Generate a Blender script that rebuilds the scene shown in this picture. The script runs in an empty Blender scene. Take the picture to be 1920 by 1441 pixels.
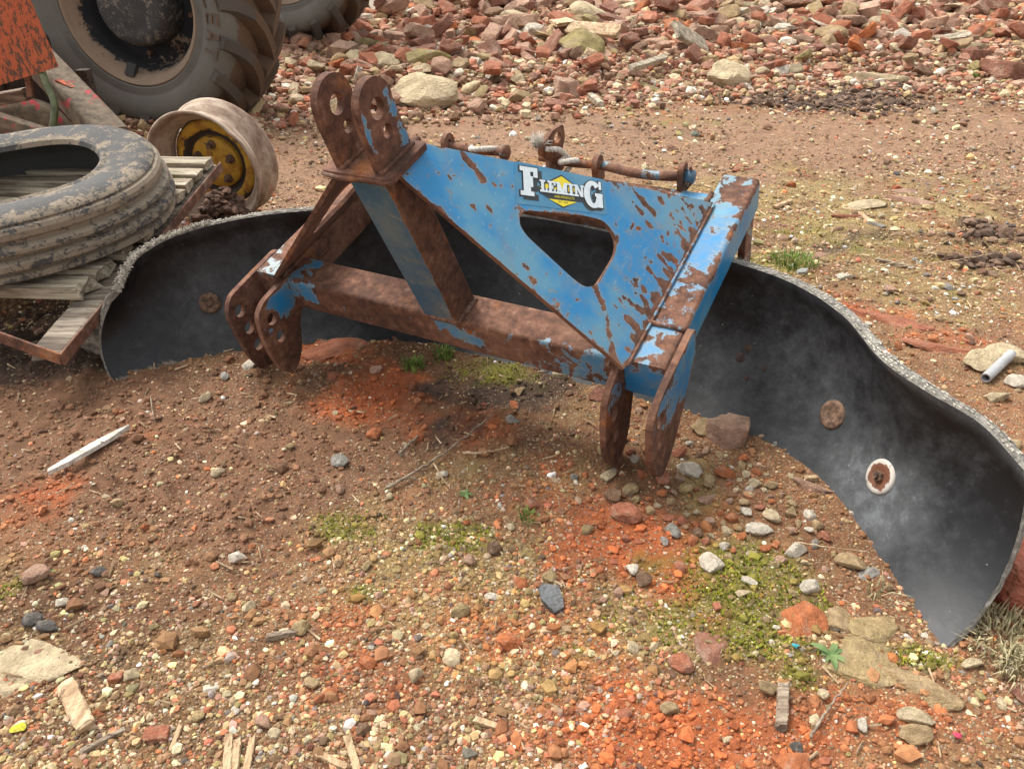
import bpy, bmesh, math, random
import numpy as np
from mathutils import Vector, Matrix, geometry
random.seed(7); RNG = np.random.default_rng(7)
C = bpy.context.scene.collection
D = bpy.data

# ------------------------------------------------------------------ camera, world, sun, exposure
CAM_H, PITCH, FPX = 1.10, math.radians(31.5), 1442.0
cam_d = D.cameras.new('camera'); cam = D.objects.new('camera', cam_d); C.objects.link(cam)
cam.location = (0, 0, CAM_H); cam.rotation_euler = (math.pi/2 - PITCH, 0, 0)
cam_d.sensor_fit = 'HORIZONTAL'; cam_d.sensor_width = 36.0; cam_d.lens = 36.0*FPX/1920
cam_d.clip_start = 0.02; cam_d.clip_end = 600
bpy.context.scene.camera = cam
SUN_EL, SUN_AZ = math.radians(58), math.radians(-50)      # azimuth from +Y towards +X
w = D.worlds.new('World'); bpy.context.scene.world = w; w.use_nodes = True
nt = w.node_tree; nt.nodes.clear()
sky = nt.nodes.new('ShaderNodeTexSky'); sky.sky_type = 'NISHITA'; sky.sun_disc = False
sky.sun_elevation = SUN_EL; sky.sun_rotation = SUN_AZ; sky.dust_density = 4.0; sky.air_density = 1.0; sky.ozone_density = 1.0
hsv = nt.nodes.new('ShaderNodeHueSaturation'); hsv.inputs['Saturation'].default_value = 0.10   # cloud cover greys the sky
bg = nt.nodes.new('ShaderNodeBackground'); bg.inputs['Strength'].default_value = 0.15
wo = nt.nodes.new('ShaderNodeOutputWorld')
nt.links.new(sky.outputs[0], hsv.inputs['Color']); nt.links.new(hsv.outputs[0], bg.inputs[0]); nt.links.new(bg.outputs[0], wo.inputs[0])
sl = D.lights.new('sun', 'SUN'); sl.energy = 1.25; sl.angle = math.radians(22); sl.color = (1.0, 0.94, 0.85)
so = D.objects.new('sun', sl); C.objects.link(so)
sd = Vector((math.sin(SUN_AZ)*math.cos(SUN_EL), math.cos(SUN_AZ)*math.cos(SUN_EL), math.sin(SUN_EL)))
so.rotation_euler = sd.to_track_quat('Z', 'Y').to_euler(); so.location = sd*30
vs = bpy.context.scene.view_settings
bpy.context.scene.display_settings.display_device = 'sRGB'
vs.view_transform = 'Standard'; vs.look = 'None'; vs.gamma = 1.0; vs.use_curve_mapping = False; vs.exposure = 1.07
bpy.context.scene.cycles.max_bounces = 6

# ------------------------------------------------------------------ geometry of the place
CP, SP = math.cos(PITCH), math.sin(PITCH)
def ray(u, v):
    a, b = (u-960)/FPX, (720.5-v)/FPX
    return np.array([a, CP + b*SP, -SP + b*CP])
def at(u, v, z=0.0):                       # the point at height z seen at photo pixel u, v
    d = ray(u, v); t = (z-CAM_H)/d[2]; return np.array([0, 0, CAM_H]) + t*d
def at_y(u, v, y):
    d = ray(u, v); t = y/d[1]; return np.array([0, 0, CAM_H]) + t*d
def pix(P):
    P = np.asarray(P, float) - np.array([0, 0, CAM_H])
    x, z = P[..., 0], P[..., 1]*CP - P[..., 2]*SP
    y = P[..., 1]*SP + P[..., 2]*CP
    return np.stack([960+FPX*x/z, 720.5-FPX*y/z], -1)

def _h(ix, iy, s):
    n = (ix.astype(np.int64)*374761393 + iy.astype(np.int64)*668265263 + s*974711) & 0xffffffff
    n = ((n ^ (n >> 13))*1274126177) & 0xffffffff
    n = (n ^ (n >> 16)) & 0xffffffff
    return n/4294967295.0
def vnoise(x, y, s=0):
    x = np.asarray(x, float); y = np.asarray(y, float)
    ix, iy = np.floor(x), np.floor(y); fx, fy = x-ix, y-iy
    fx = fx*fx*(3-2*fx); fy = fy*fy*(3-2*fy)
    a = _h(ix, iy, s); b = _h(ix+1, iy, s); c = _h(ix, iy+1, s); d = _h(ix+1, iy+1, s)
    return (a*(1-fx)+b*fx)*(1-fy) + (c*(1-fx)+d*fx)*fy
def fbm(x, y, s=0, o=4):
    r = 0; a = 0.5; t = 0
    for k in range(o):
        r = r + a*vnoise(np.asarray(x)*2**k+17.3*k, np.asarray(y)*2**k-9.1*k, s+k); t += a; a *= .5
    return r/t
def sstep(a, b, x):
    t = np.clip((np.asarray(x, float)-a)/(b-a), 0, 1); return t*t*(3-2*t)

# ------------------------------------------------------------------ object helpers
def tag(o, label=None, cat=None, group=None, kind=None):
    if label: o['label'] = label
    if cat: o['category'] = cat
    if group: o['group'] = group
    if kind: o['kind'] = kind
    return o
def empty(name, loc=(0, 0, 0), rot=None, label=None, cat=None, group=None):
    o = D.objects.new(name, None); C.objects.link(o); o.location = loc; o.empty_display_size = .05
    if rot is not None: o.rotation_euler = Matrix(rot).to_euler() if not isinstance(rot, (tuple, list)) or len(np.shape(rot)) == 2 else rot
    return tag(o, label, cat, group)
def mk_mesh(name, V, F, mats, attrs=None, smooth=False, midx=None):
    me = D.meshes.new(name)
    V = np.asarray(V, np.float32).reshape(-1, 3)
    if isinstance(F, np.ndarray) and F.ndim == 2:
        nf, k = F.shape
        me.vertices.add(len(V)); me.vertices.foreach_set('co', V.ravel())
        me.loops.add(nf*k); me.loops.foreach_set('vertex_index', F.astype(np.int32).ravel())
        me.polygons.add(nf); me.polygons.foreach_set('loop_start', np.arange(0, nf*k, k, dtype=np.int32))
        me.update(calc_edges=True)
    else:
        me.from_pydata(V.tolist(), [], [list(map(int, f)) for f in F])
    for m in (mats if isinstance(mats, (list, tuple)) else [mats]): me.materials.append(m)
    if midx is not None: me.polygons.foreach_set('material_index', np.asarray(midx, np.int32))
    for k, a in (attrs or {}).items():
        a = np.asarray(a, np.float32)
        if a.ndim == 1:
            at_ = me.attributes.new(k, 'FLOAT', 'POINT'); at_.data.foreach_set('value', a)
        else:
            if a.shape[1] == 3: a = np.concatenate([a, np.ones((len(a), 1), np.float32)], 1)
            at_ = me.attributes.new(k, 'FLOAT_COLOR', 'POINT'); at_.data.foreach_set('color', a.ravel())
    me.polygons.foreach_set('use_smooth', np.full(len(me.polygons), bool(smooth)))
    me.validate(); me.update()
    return me
def obj(name, me, parent=None, loc=(0, 0, 0)):
    o = D.objects.new(name, me); C.objects.link(o); o.location = loc
    if parent: o.parent = parent
    return o
class MB:                                   # gathers shapes of ONE object
    def __init__(s): s.V, s.F, s.n, s.A = [], [], 0, []
    def add(s, V, F, a=0.0):
        V = np.asarray(V, float).reshape(-1, 3); s.V.append(V)
        s.F += [[int(i)+s.n for i in f] for f in F]; s.n += len(V)
        s.A.append(np.broadcast_to(np.asarray(a, float), (len(V),)) if np.ndim(a) <= 1 else a)
        return s
    def build(s, name, mat, parent=None, loc=(0, 0, 0), smooth=False, attr='rust', label=None):
        o = obj(name, mk_mesh(name, np.concatenate(s.V), s.F, mat, {attr: np.concatenate(s.A)}, smooth), parent, loc)
        if label: o['label'] = label
        return o
def frame_of(d, up=(0, 0, 1)):
    d = np.asarray(d, float); d = d/np.linalg.norm(d); u = np.asarray(up, float)
    if abs(d@u) > .97: u = np.array([1., 0, 0]) if abs(d[0]) < .9 else np.array([0, 1., 0])
    a = np.cross(d, u); a /= np.linalg.norm(a); b = np.cross(a, d); return d, a, b
def tube(pts, r, n=8, caps=True):
    pts = np.asarray(pts, float); m = len(pts); r = np.broadcast_to(r, (m,)); V = []; F = []
    T = np.gradient(pts, axis=0); d, a, b = frame_of(T[0])
    for i in range(m):
        t = T[i]/np.linalg.norm(T[i]); a = a - t*(a@t); a /= np.linalg.norm(a); b = np.cross(t, a)
        for k in range(n):
            q = 2*math.pi*k/n; V.append(pts[i] + r[i]*(math.cos(q)*a + math.sin(q)*b))
    for i in range(m-1):
        for k in range(n): F.append([i*n+k, i*n+(k+1) % n, (i+1)*n+(k+1) % n, (i+1)*n+k])
    if caps: F += [list(range(n))[::-1], list(range((m-1)*n, m*n))]
    return np.array(V), F
def beam(p0, p1, wd, ht, up=(0, 0, 1), r=.008, step=.02, center=True, jit=0.0):
    """hollow-section look: a rounded rectangle swept p0->p1; wd across, ht along up"""
    p0, p1 = np.asarray(p0, float), np.asarray(p1, float); d, a, b = frame_of(p1-p0, up)
    L = np.linalg.norm(p1-p0); m = max(2, int(L/step)+1)
    prof = []
    for cx, cy, q0 in ((1, 1, 0), (-1, 1, 90), (-1, -1, 180), (1, -1, 270)):
        for k in range(4):
            q = math.radians(q0+30*k); prof.append((cx*(wd/2-r)+r*math.cos(q), cy*(ht/2-r)+r*math.sin(q)))
    pr = []
    for i in range(len(prof)):              # subdivide the flat sides
        x0, x1 = np.array(prof[i]), np.array(prof[(i+1) % len(prof)]); pr.append(x0); l = np.linalg.norm(x1-x0)
        for j in range(1, max(1, int(l/step))): pr.append(x0+(x1-x0)*j/max(1, int(l/step)))
    pr = np.array(pr); n = len(pr); V = []; F = []
    for i in range(m):
        c = p0 + (p1-p0)*i/(m-1)
        V.append(c + pr[:, :1]*a + pr[:, 1:]*b)
    V = np.concatenate(V)
    for i in range(m-1):
        for k in range(n): F.append([i*n+k, (i+1)*n+k, (i+1)*n+(k+1) % n, i*n+(k+1) % n])
    F += [list(range(n)), list(range((m-1)*n, m*n))[::-1]]
    return V, F
def box(p0, p1, wd, ht, up=(0, 0, 1)):
    p0, p1 = np.asarray(p0, float), np.asarray(p1, float); d, a, b = frame_of(p1-p0, up); V = []
    for c in (p0, p1):
        for sx, sy in ((-1, -1), (1, -1), (1, 1), (-1, 1)): V.append(c+a*sx*wd/2+b*sy*ht/2)
    return np.array(V), [[0, 3, 2, 1][::-1], [4, 7, 6, 5], [0, 1, 5, 4][::-1], [1, 2, 6, 5][::-1], [2, 3, 7, 6][::-1], [3, 0, 4, 7][::-1]]
def lathe(prof, n=64, a0=0., a1=2*math.pi):
    """prof: (r, y) pairs, axis = local Y"""
    prof = np.asarray(prof, float); m = len(prof); full = abs(a1-a0-2*math.pi) < 1e-6
    q = np.linspace(a0, a1, n, endpoint=not full)
    V = np.stack([prof[None, :, 0]*np.cos(q)[:, None], np.broadcast_to(prof[None, :, 1], (n, m)), prof[None, :, 0]*np.sin(q)[:, None]], -1).reshape(-1, 3)
    F = []
    for i in range(n if full else n-1):
        j = (i+1) % n
        for k in range(m-1): F.append([i*m+k, i*m+k+1, j*m+k+1, j*m+k])
    return V, F
def in_poly(P, poly):
    x, y = P[:, 0], P[:, 1]; r = np.zeros(len(P), bool); n = len(poly)
    for i in range(n):
        x0, y0 = poly[i]; x1, y1 = poly[(i+1) % n]
        if y0 == y1: continue
        c = ((y0 > y) != (y1 > y)) & (x < (x1-x0)*(y-y0)/(y1-y0)+x0); r ^= c
    return r
def dist_poly(P, poly):
    d = np.full(len(P), 9.)
    for i in range(len(poly)):
        a = np.array(poly[i]); b = np.array(poly[(i+1) % len(poly)]); ab = b-a
        t = np.clip(((P-a)@ab)/max(ab@ab, 1e-12), 0, 1); d = np.minimum(d, np.linalg.norm(P-(a+t[:, None]*ab), axis=1))
    return d
def resample(poly, st):
    out = []
    for i in range(len(poly)):
        a = np.array(poly[i], float); b = np.array(poly[(i+1) % len(poly)], float); k = max(1, int(np.linalg.norm(b-a)/st))
        out += [tuple(a+(b-a)*j/k) for j in range(k)]
    return out
def round_poly(poly, r, k=5):
    out = []; n = len(poly); rr = r if isinstance(r, (list, tuple)) else [r]*n
    for i in range(n):
        p = np.array(poly[i], float); a = np.array(poly[i-1], float)-p; b = np.array(poly[(i+1) % n], float)-p
        q = min(rr[i], .45*np.linalg.norm(a), .45*np.linalg.norm(b))
        if q <= 1e-5: out.append(tuple(p)); continue
        A = p+a/np.linalg.norm(a)*q; B = p+b/np.linalg.norm(b)*q
        for j in range(k+1):
            t = j/k; out.append(tuple((1-t)**2*A+2*t*(1-t)*p+t*t*B))
    return out
def circle(c, r, n=16): return [(c[0]+r*math.cos(2*math.pi*i/n), c[1]+r*math.sin(2*math.pi*i/n)) for i in range(n)]
def plate(poly, holes, thick, O, ex, ey, grid=.012, rustfn=None, edge_rust=.55):
    """extruded sheet with real holes; 2-D (x,y) -> O + x ex + y ey, thickness to both sides of the plane"""
    O, ex, ey = (np.asarray(v, float) for v in (O, ex, ey)); nn = np.cross(ex, ey); nn /= np.linalg.norm(nn)
    loops = [resample(poly, grid*1.5)] + [resample(h, grid*1.5) for h in holes]
    P = []; E = []
    for lp in loops:
        s = len(P); P += lp; E += [(s+i, s+(i+1) % len(lp)) for i in range(len(lp))]
    nb = len(P); A = np.array(P); lo, hi = A.min(0), A.max(0)
    gx, gy = np.meshgrid(np.arange(lo[0], hi[0], grid), np.arange(lo[1], hi[1], grid)); G = np.stack([gx.ravel(), gy.ravel()], 1)
    G += (RNG.random(G.shape)-.5)*grid*.3
    ok = in_poly(G, poly) & (dist_poly(G, loops[0]) > grid*.5)
    for h in holes: ok &= ~in_poly(G, h) & (dist_poly(G, h) > grid*.5)
    allp = P+[tuple(g) for g in G[ok]]
    vv, ee, ff, _, _, _ = geometry.delaunay_2d_cdt([Vector(p) for p in allp], E, [], 0, 1e-7)
    vv = np.array([tuple(v) for v in vv]); tr = np.array([f for f in ff if len(f) == 3])
    cen = vv[tr].mean(1); ok = in_poly(cen, poly)
    for h in holes: ok &= ~in_poly(cen, h)
    tr = tr[ok]
    x, y = vv[:, 0], vv[:, 1]; base = O+x[:, None]*ex+y[:, None]*ey; n = len(vv)
    ru = rustfn(x, y) if rustfn else np.zeros(n)
    de = dist_poly(vv, loops[0])
    for h in holes: de = np.minimum(de, dist_poly(vv, h))
    ru = ru + edge_rust*np.exp(-de/.006)
    V = [base+nn*thick/2, base-nn*thick/2]; A_ = [ru, ru]; F = [list(t) for t in tr]+[[a+n, c+n, b+n] for a, b, c in tr]
    k = 2*n
    for li, lp in enumerate(loops):
        q = np.array(lp); m = len(lp); W = O+q[:, :1]*ex+q[:, 1:]*ey
        V += [W+nn*thick/2, W-nn*thick/2]; A_ += [np.full(m, .86), np.full(m, .86)]
        for i in range(m):
            j = (i+1) % m; F.append([k+i, k+j, k+m+j, k+m+i])
        k += 2*m
    return np.concatenate(V), F, np.concatenate(A_)

# ------------------------------------------------------------------ materials
class NT:
    def __init__(s, name):
        s.m = D.materials.new(name); s.m.use_nodes = True; s.t = s.m.node_tree; s.t.nodes.clear()
        s.out = s.t.nodes.new('ShaderNodeOutputMaterial'); s.b = s.t.nodes.new('ShaderNodeBsdfPrincipled')
        s.t.links.new(s.b.outputs[0], s.out.inputs[0]); s.co = s.t.nodes.new('ShaderNodeTexCoord').outputs['Object']
    def put(s, sock, v):
        if hasattr(v, 'is_linked') or hasattr(v, 'links'): s.t.links.new(v, sock)
        elif isinstance(v, (tuple, list)) and len(v) == 3 and sock.type == 'RGBA': sock.default_value = (*v, 1)
        else: sock.default_value = v
    def noise(s, scale, detail=5, rough=.6, co=None, dist=0.0, off=None):
        n = s.t.nodes.new('ShaderNodeTexNoise'); c = co or s.co
        if off is not None or isinstance(scale, (tuple, list)):
            mp = s.t.nodes.new('ShaderNodeMapping'); s.t.links.new(c, mp.inputs[0]); c = mp.outputs[0]
            if off is not None: mp.inputs[1].default_value = off
            if isinstance(scale, (tuple, list)): mp.inputs[3].default_value = scale; scale = 1.0
        s.t.links.new(c, n.inputs['Vector'])
        n.inputs['Scale'].default_value = scale; n.inputs['Detail'].default_value = detail; n.inputs['Roughness'].default_value = rough; n.inputs['Distortion'].default_value = dist
        return n.outputs['Fac']
    def voro(s, scale, feature='F1', out='Distance', co=None, rand=1.0):
        n = s.t.nodes.new('ShaderNodeTexVoronoi'); n.feature = feature; s.t.links.new(co or s.co, n.inputs['Vector']); n.inputs['Scale'].default_value = scale
        n.inputs['Randomness'].default_value = rand
        return n.outputs[out]
    def attr(s, name, out='Fac', typ='GEOMETRY'):
        n = s.t.nodes.new('ShaderNodeAttribute'); n.attribute_name = name; n.attribute_type = typ; return n.outputs[out]
    def math(s, op, a, b=0.0, clamp=False):
        n = s.t.nodes.new('ShaderNodeMath'); n.operation = op; n.use_clamp = clamp; s.put(n.inputs[0], a); s.put(n.inputs[1], b); return n.outputs[0]
    def rng(s, v, a, b, c=0.0, d=1.0, smooth=True):
        n = s.t.nodes.new('ShaderNodeMapRange'); n.interpolation_type = 'SMOOTHSTEP' if smooth else 'LINEAR'
        for i, x in enumerate((v, a, b, c, d)): s.put(n.inputs[i], x)
        return n.outputs[0]
    def mix(s, f, a, b, mode='MIX'):
        n = s.t.nodes.new('ShaderNodeMix'); n.data_type = 'RGBA'; n.blend_type = mode; s.put(n.inputs[0], f); s.put(n.inputs[6], a); s.put(n.inputs[7], b); return n.outputs[2]
    def ramp(s, v, stops):
        n = s.t.nodes.new('ShaderNodeValToRGB'); s.put(n.inputs[0], v); e = n.color_ramp.elements
        while len(e) < len(stops): e.new(.5)
        for i, (p, c) in enumerate(stops): e[i].position = p; e[i].color = (*c, 1)
        return n.outputs[0]
    def bump(s, hgt, strength=.4, dist=.01, prev=None):
        n = s.t.nodes.new('ShaderNodeBump'); n.inputs['Strength'].default_value = strength; n.inputs['Distance'].default_value = dist; s.put(n.inputs['Height'], hgt)
        if prev is not None: s.t.links.new(prev, n.inputs['Normal'])
        return n.outputs[0]
    def fin(s, col, rough=.8, normal=None, metal=0.0, spec=None):
        s.put(s.b.inputs['Base Color'], col); s.put(s.b.inputs['Roughness'], rough); s.put(s.b.inputs['Metallic'], metal)
        if normal is not None: s.t.links.new(normal, s.b.inputs['Normal'])
        if spec is not None: s.b.inputs['Specular IOR Level'].default_value = spec
        return s.m
def rust_color(n, k=1.0):
    a = n.noise(38*k, 6, .7); b = n.noise(9*k, 4, .6, off=(3, 1, 7))
    c = n.ramp(a, [(.28, (.034, .017, .012)), (.43, (.098, .042, .025)), (.57, (.180, .080, .046)), (.72, (.30, .175, .118))])
    d_ = n.noise(4.5*k, 5, .62, off=(8, 3, 1)); c = n.mix(n.rng(d_, .48, .70, 0, .5), c, (.29, .155, .095)); c = n.mix(n.rng(d_, .52, .34, 0, .6), c, (.048, .023, .014))
    return n.mix(n.rng(b, .58, .72), c, n.ramp(a, [(.35, (.16, .045, .012)), (.6, (.36, .13, .035))]))
def mat_paint(name, blue, faded, bias=0.0, sc=22.0):
    n = NT(name); r = n.attr('rust'); nz = n.noise(sc, 7, .62, dist=.4); n2 = n.noise(sc*3.2, 6, .72, off=(9, 2, 4))
    v = n.math('ADD', r, n.math('MULTIPLY', n.math('SUBTRACT', nz, .5), 1.7)); v = n.math('ADD', v, n.math('MULTIPLY', n.math('SUBTRACT', n2, .5), .55)); v = n.math('ADD', v, bias)
    mask = n.rng(v, .455, .54)
    edge = n.rng(v, .36, .47)
    fade = n.rng(n.noise(5, 4, .6, off=(5, 5, 1)), .43, .64); spk = n.rng(n.noise(150, 2, .5), .70, .76)
    pc = n.mix(n.math('MULTIPLY', fade, .85), blue, faded)
    stain = n.rng(v, .02, .46); pc = n.mix(n.math('MULTIPLY', stain, .38), pc, (.20, .19, .16)); pc = n.mix(n.math('MULTIPLY', edge, .45), pc, (.25, .33, .33))
    pc = n.mix(n.math('MULTIPLY', n.rng(n.noise((60, 14, 60), 4, .6, off=(1, 8, 3)), .60, .75), .35), pc, (.34, .36, .33))
    pc = n.mix(n.math('MULTIPLY', spk, .6), pc, (.45, .50, .50))
    col = n.mix(mask, pc, rust_color(n))
    hgt = n.math('ADD', n.math('MULTIPLY', n.math('SUBTRACT', 1.0, mask), .5), n.math('MULTIPLY', n.noise(120, 4, .7), n.rng(mask, 0, 1, .12, .6)))
    return n.fin(col, n.rng(mask, 0, 1, .42, .9), n.bump(hgt, .55, .003))
M = {}
M['paint'] = mat_paint('blue_paint_rusted', (.014, .203, .44), (.115, .285, .385))
M['paint_dull'] = mat_paint('dull_blue_paint_rusted', (.02, .105, .19), (.115, .17, .185), sc=16)
def mat_rust():
    n = NT('rusty_steel'); c = rust_color(n); c = n.mix(n.math('MULTIPLY', n.rng(n.noise(14, 5, .65, off=(2, 2, 2)), .52, .68), .45), c, (.33, .235, .175))
    return n.fin(c, .88, n.bump(n.noise(90, 6, .7), .6, .003))
M['rust'] = mat_rust()
def mat_blade():
    n = NT('black_blade_rubber'); d = n.attr('dust')
    nz = n.noise(6.5, 4, .58); n2 = n.noise(30, 9, .76, off=(1, 2, 3)); fine = n.noise(120, 4, .7)
    v = n.math('ADD', d, n.math('MULTIPLY', n.math('SUBTRACT', nz, .5), .8)); v = n.math('ADD', v, n.math('MULTIPLY', n.math('SUBTRACT', n2, .5), 1.05))
    sc1 = n.rng(n.noise((8, 90, 90), 3, .6, off=(2, 7, 1), dist=1.2), .66, .72); sc2 = n.rng(n.noise((90, 8, 60), 3, .6, off=(5, 2, 9), dist=1.2), .67, .73); v = n.math('ADD', v, n.math('MULTIPLY', n.math('ADD', sc1, sc2), .16))
    c = n.mix(n.rng(v, .10, 1.0), (.0068, .0073, .0085), (.080, .083, .086))
    c = n.mix(n.math('MULTIPLY', n.rng(n.math('ADD', v, n.math('MULTIPLY', fine, .4)), .88, 1.3), .5), c, (.20, .215, .225))
    mud = n.attr('mud'); mv = n.math('ADD', mud, n.math('MULTIPLY', n.math('SUBTRACT', n.noise(18, 6, .7, off=(7, 1, 1)), .5), 1.5))
    c = n.mix(n.rng(mv, .48, .75, 0, .85), c, (.21, .165, .12))
    spk = n.rng(n.noise(95, 2, .5, off=(4, 4, 4)), .765, .785); c = n.mix(n.math('MULTIPLY', spk, .5), c, (.32, .31, .29))
    hgt = n.math('ADD', n.noise(40, 5, .6), n.math('MULTIPLY', n.rng(mv, .4, .7), .5))
    return n.fin(c, n.rng(v, .1, .9, .46, .82), n.bump(hgt, .12, .004), spec=.38)
M['blade'] = mat_blade()
def mat_cut():
    n = NT('cut_rubber_edge'); nz = n.noise(70, 5, .7); c = n.ramp(nz, [(.3, (.075, .07, .062)), (.5, (.19, .175, .15)), (.7, (.33, .31, .265))])
    return n.fin(c, .95, n.bump(nz, .8, .004))
M['cut'] = mat_cut()
def mat_cord():
    n = NT('white_tyre_cord'); nz = n.noise(60, 3, .6); return n.fin(n.ramp(nz, [(.3, (.13, .115, .09)), (.5, (.36, .325, .265)), (.7, (.55, .51, .44))]), .95)
M['cord'] = mat_cord()
def mat_tyre(name, base, mudc, amount, sc=10, thr=.5):
    n = NT(name); m = n.attr('mud'); nz = n.noise(sc, 8, .72, dist=.8); n2 = n.noise(sc*7, 5, .7, off=(3, 3, 8))
    v = n.math('ADD', m, n.math('MULTIPLY', n.math('SUBTRACT', nz, .5), 1.5)); v = n.math('ADD', v, n.math('MULTIPLY', n.math('SUBTRACT', n2, .5), .95))
    c = n.mix(n.noise(4, 5, .6), base, tuple(min(1, x*2.6+.012) for x in base))
    mc = n.mix(n.noise(sc*2, 6, .7, off=(1, 0, 4)), tuple(x*.62 for x in mudc), tuple(min(1, x*1.28) for x in mudc))
    mk = n.rng(v, thr-.05, thr+.1); c = n.mix(n.math('MULTIPLY', mk, amount), c, mc)
    hgt = n.math('ADD', n.math('MULTIPLY', mk, .5), n.math('MULTIPLY', n2, .4))
    return n.fin(c, n.rng(mk, 0, 1, .78, .95), n.bump(hgt, .5, .004), spec=.3)
M['tyre_pallet'] = mat_tyre('dusty_ribbed_tyre', (.035, .034, .033), (.31, .25, .18), .84, sc=19)
M['tyre_big'] = mat_tyre('grey_tractor_tyre', (.080, .076, .065), (.150, .098, .064), .92, sc=6)
M['lug'] = mat_tyre('muddy_tyre_lug', (.045, .038, .031), (.125, .080, .052), .95, sc=7)
M['rim_mud'] = mat_tyre('muddy_wheel_rim', (.012, .013, .015), (.30, .225, .16), 1.0, sc=5)
M['hub'] = mat_tyre('scratched_black_hub', (.026, .026, .026), (.26, .23, .19), .9, sc=22, thr=.62)
def mat_yellow():
    n = NT('peeling_yellow_paint'); r = n.attr('rust'); nz = n.noise(14, 7, .62, dist=.6)
    v = n.math('ADD', r, n.math('MULTIPLY', n.math('SUBTRACT', nz, .5), 1.5)); mk = n.rng(v, .47, .51)
    y = n.mix(n.rng(n.noise(20, 6, .7, off=(4, 0, 2)), .42, .64), (.56, .315, .032), (.33, .135, .02))
    dk = n.mix(n.noise(50, 5, .7), (.035, .026, .020), (.085, .062, .048))
    return n.fin(n.mix(mk, y, dk), .75, n.bump(n.math('ADD', n.math('MULTIPLY', n.math('SUBTRACT', 1.0, mk), .6), n.math('MULTIPLY', n.noise(80, 5, .7), .4)), .6, .003))
M['yellow'] = mat_yellow()
def mat_rimrust():
    n = NT('dusty_rusted_rim'); a = n.noise((7, 22, 7), 6, .65); b = n.noise(40, 5, .7)
    c = n.ramp(a, [(.30, (.14, .075, .05)), (.44, (.31, .215, .155)), (.58, (.48, .385, .29)), (.75, (.38, .19, .11))])
    c = n.mix(n.rng(b, .55, .72, 0, .6), c, (.16, .075, .045)); return n.fin(c, .85, n.bump(b, .5, .003))
M['rim_rust'] = mat_rimrust()
def mat_wood(name, a, b, dark, stretch=(3, 40, 40)):
    n = NT(name); g = n.noise(stretch, 6, .65, dist=.5); f = n.noise(tuple(x*4 for x in stretch), 3, .6, off=(2, 5, 1)); p = n.noise(7, 4, .6, off=(3, 3, 3))
    c = n.ramp(g, [(.30, dark), (.45, a), (.62, b), (.8, tuple(min(1, x*1.15) for x in b))])
    c = n.mix(n.rng(f, .58, .66, 0, .75), c, dark); c = n.mix(n.rng(p, .55, .72, 0, .5), c, tuple((.17, .17, .085)))
    return n.fin(c, .9, n.bump(n.math('ADD', g, n.math('MULTIPLY', f, .5)), .9, .006))
M['wood'] = mat_wood('weathered_pallet_wood', (.28, .225, .155), (.50, .43, .32), (.06, .045, .032))
M['wood_dark'] = mat_wood('dark_bearer_wood', (.15, .115, .085), (.34, .285, .215), (.04, .03, .022))
M['splinter'] = mat_wood('pale_split_wood', (.40, .27, .15), (.62, .47, .30), (.16, .09, .05), stretch=(25, 6, 40))
M['whitewood'] = mat_wood('white_split_wood', (.55, .50, .42), (.74, .70, .62), (.30, .25, .19))
M['twig'] = mat_wood('dry_twig', (.20, .145, .10), (.40, .32, .23), (.06, .04, .03))
def mat_redpaint():
    n = NT('flaking_red_paint'); a = n.noise((55, 55, 22), 6, .70, dist=.5); b = n.noise(60, 4, .7, off=(1, 2, 3))
    c = n.mix(n.noise(5, 4, .6), (.50, .090, .038), (.46, .125, .045)); mk = n.rng(n.math('ADD', a, n.math('MULTIPLY', n.math('SUBTRACT', b, .5), .35)), .49, .55)
    c = n.mix(mk, c, n.mix(b, (.05, .028, .018), (.16, .085, .05))); return n.fin(c, .8, n.bump(n.math('SUBTRACT', 1.0, mk), .5, .003))
M['redpaint'] = mat_redpaint()
def mat_beam():
    n = NT('muddy_red_beam'); a = n.noise(9, 6, .65); b = n.noise(30, 5, .7, off=(1, 1, 1)); c = n.ramp(b, [(.3, (.045, .032, .022)), (.5, (.13, .095, .06)), (.7, (.20, .155, .10))])
    c = n.mix(n.rng(a, .585, .63), c, (.42, .03, .045)); return n.fin(c, .85, n.bump(b, .5, .004))
M['redbeam'] = mat_beam()
def simple(name, c0, c1, rough=.85, sc=40, bump=.3, metal=0.0):
    n = NT(name); z = n.noise(sc, 5, .65); return n.fin(n.mix(n.rng(z, .32, .68), c0, c1), rough, n.bump(z, bump, .003), metal)
M['dark'] = simple('oily_dark_iron', (.018, .013, .010), (.075, .045, .03))
M['hose'] = simple('green_rubber_hose', (.045, .055, .018), (.13, .145, .055), .5, 22)
M['rope'] = simple('frayed_white_rope', (.42, .37, .31), (.68, .63, .55), .95, 130)
M['pipe'] = simple('grey_plastic_pipe', (.30, .30, .30), (.42, .42, .41), .6, 20)
M['rustbolt'] = simple('rusted_bolt', (.05, .028, .018), (.22, .125, .075), .75, 70, .8)
def mat_enamel():
    n = NT('chipped_white_washer'); a = n.noise(42, 5, .65); r = n.attr('rust'); mk = n.rng(n.math('ADD', r, n.math('MULTIPLY', n.math('SUBTRACT', a, .5), 1.2)), .45, .55)
    return n.fin(n.mix(mk, (.50, .46, .40), n.mix(n.noise(90, 4, .7), (.07, .03, .02), (.24, .09, .04))), .7, n.bump(a, .4, .002))
M['enamel'] = mat_enamel()
for k_, c_ in (('decal_white', (.66, .74, .77)), ('decal_black', (.030, .032, .036)), ('decal_yellow', (.80, .66, .02))):
    M[k_] = simple(k_, tuple(x*.88 for x in c_), c_, .45, 55, .05)
M['decal_film'] = simple('decal_film', (.045, .20, .35), (.095, .25, .36), .35, 16, .03)
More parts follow.
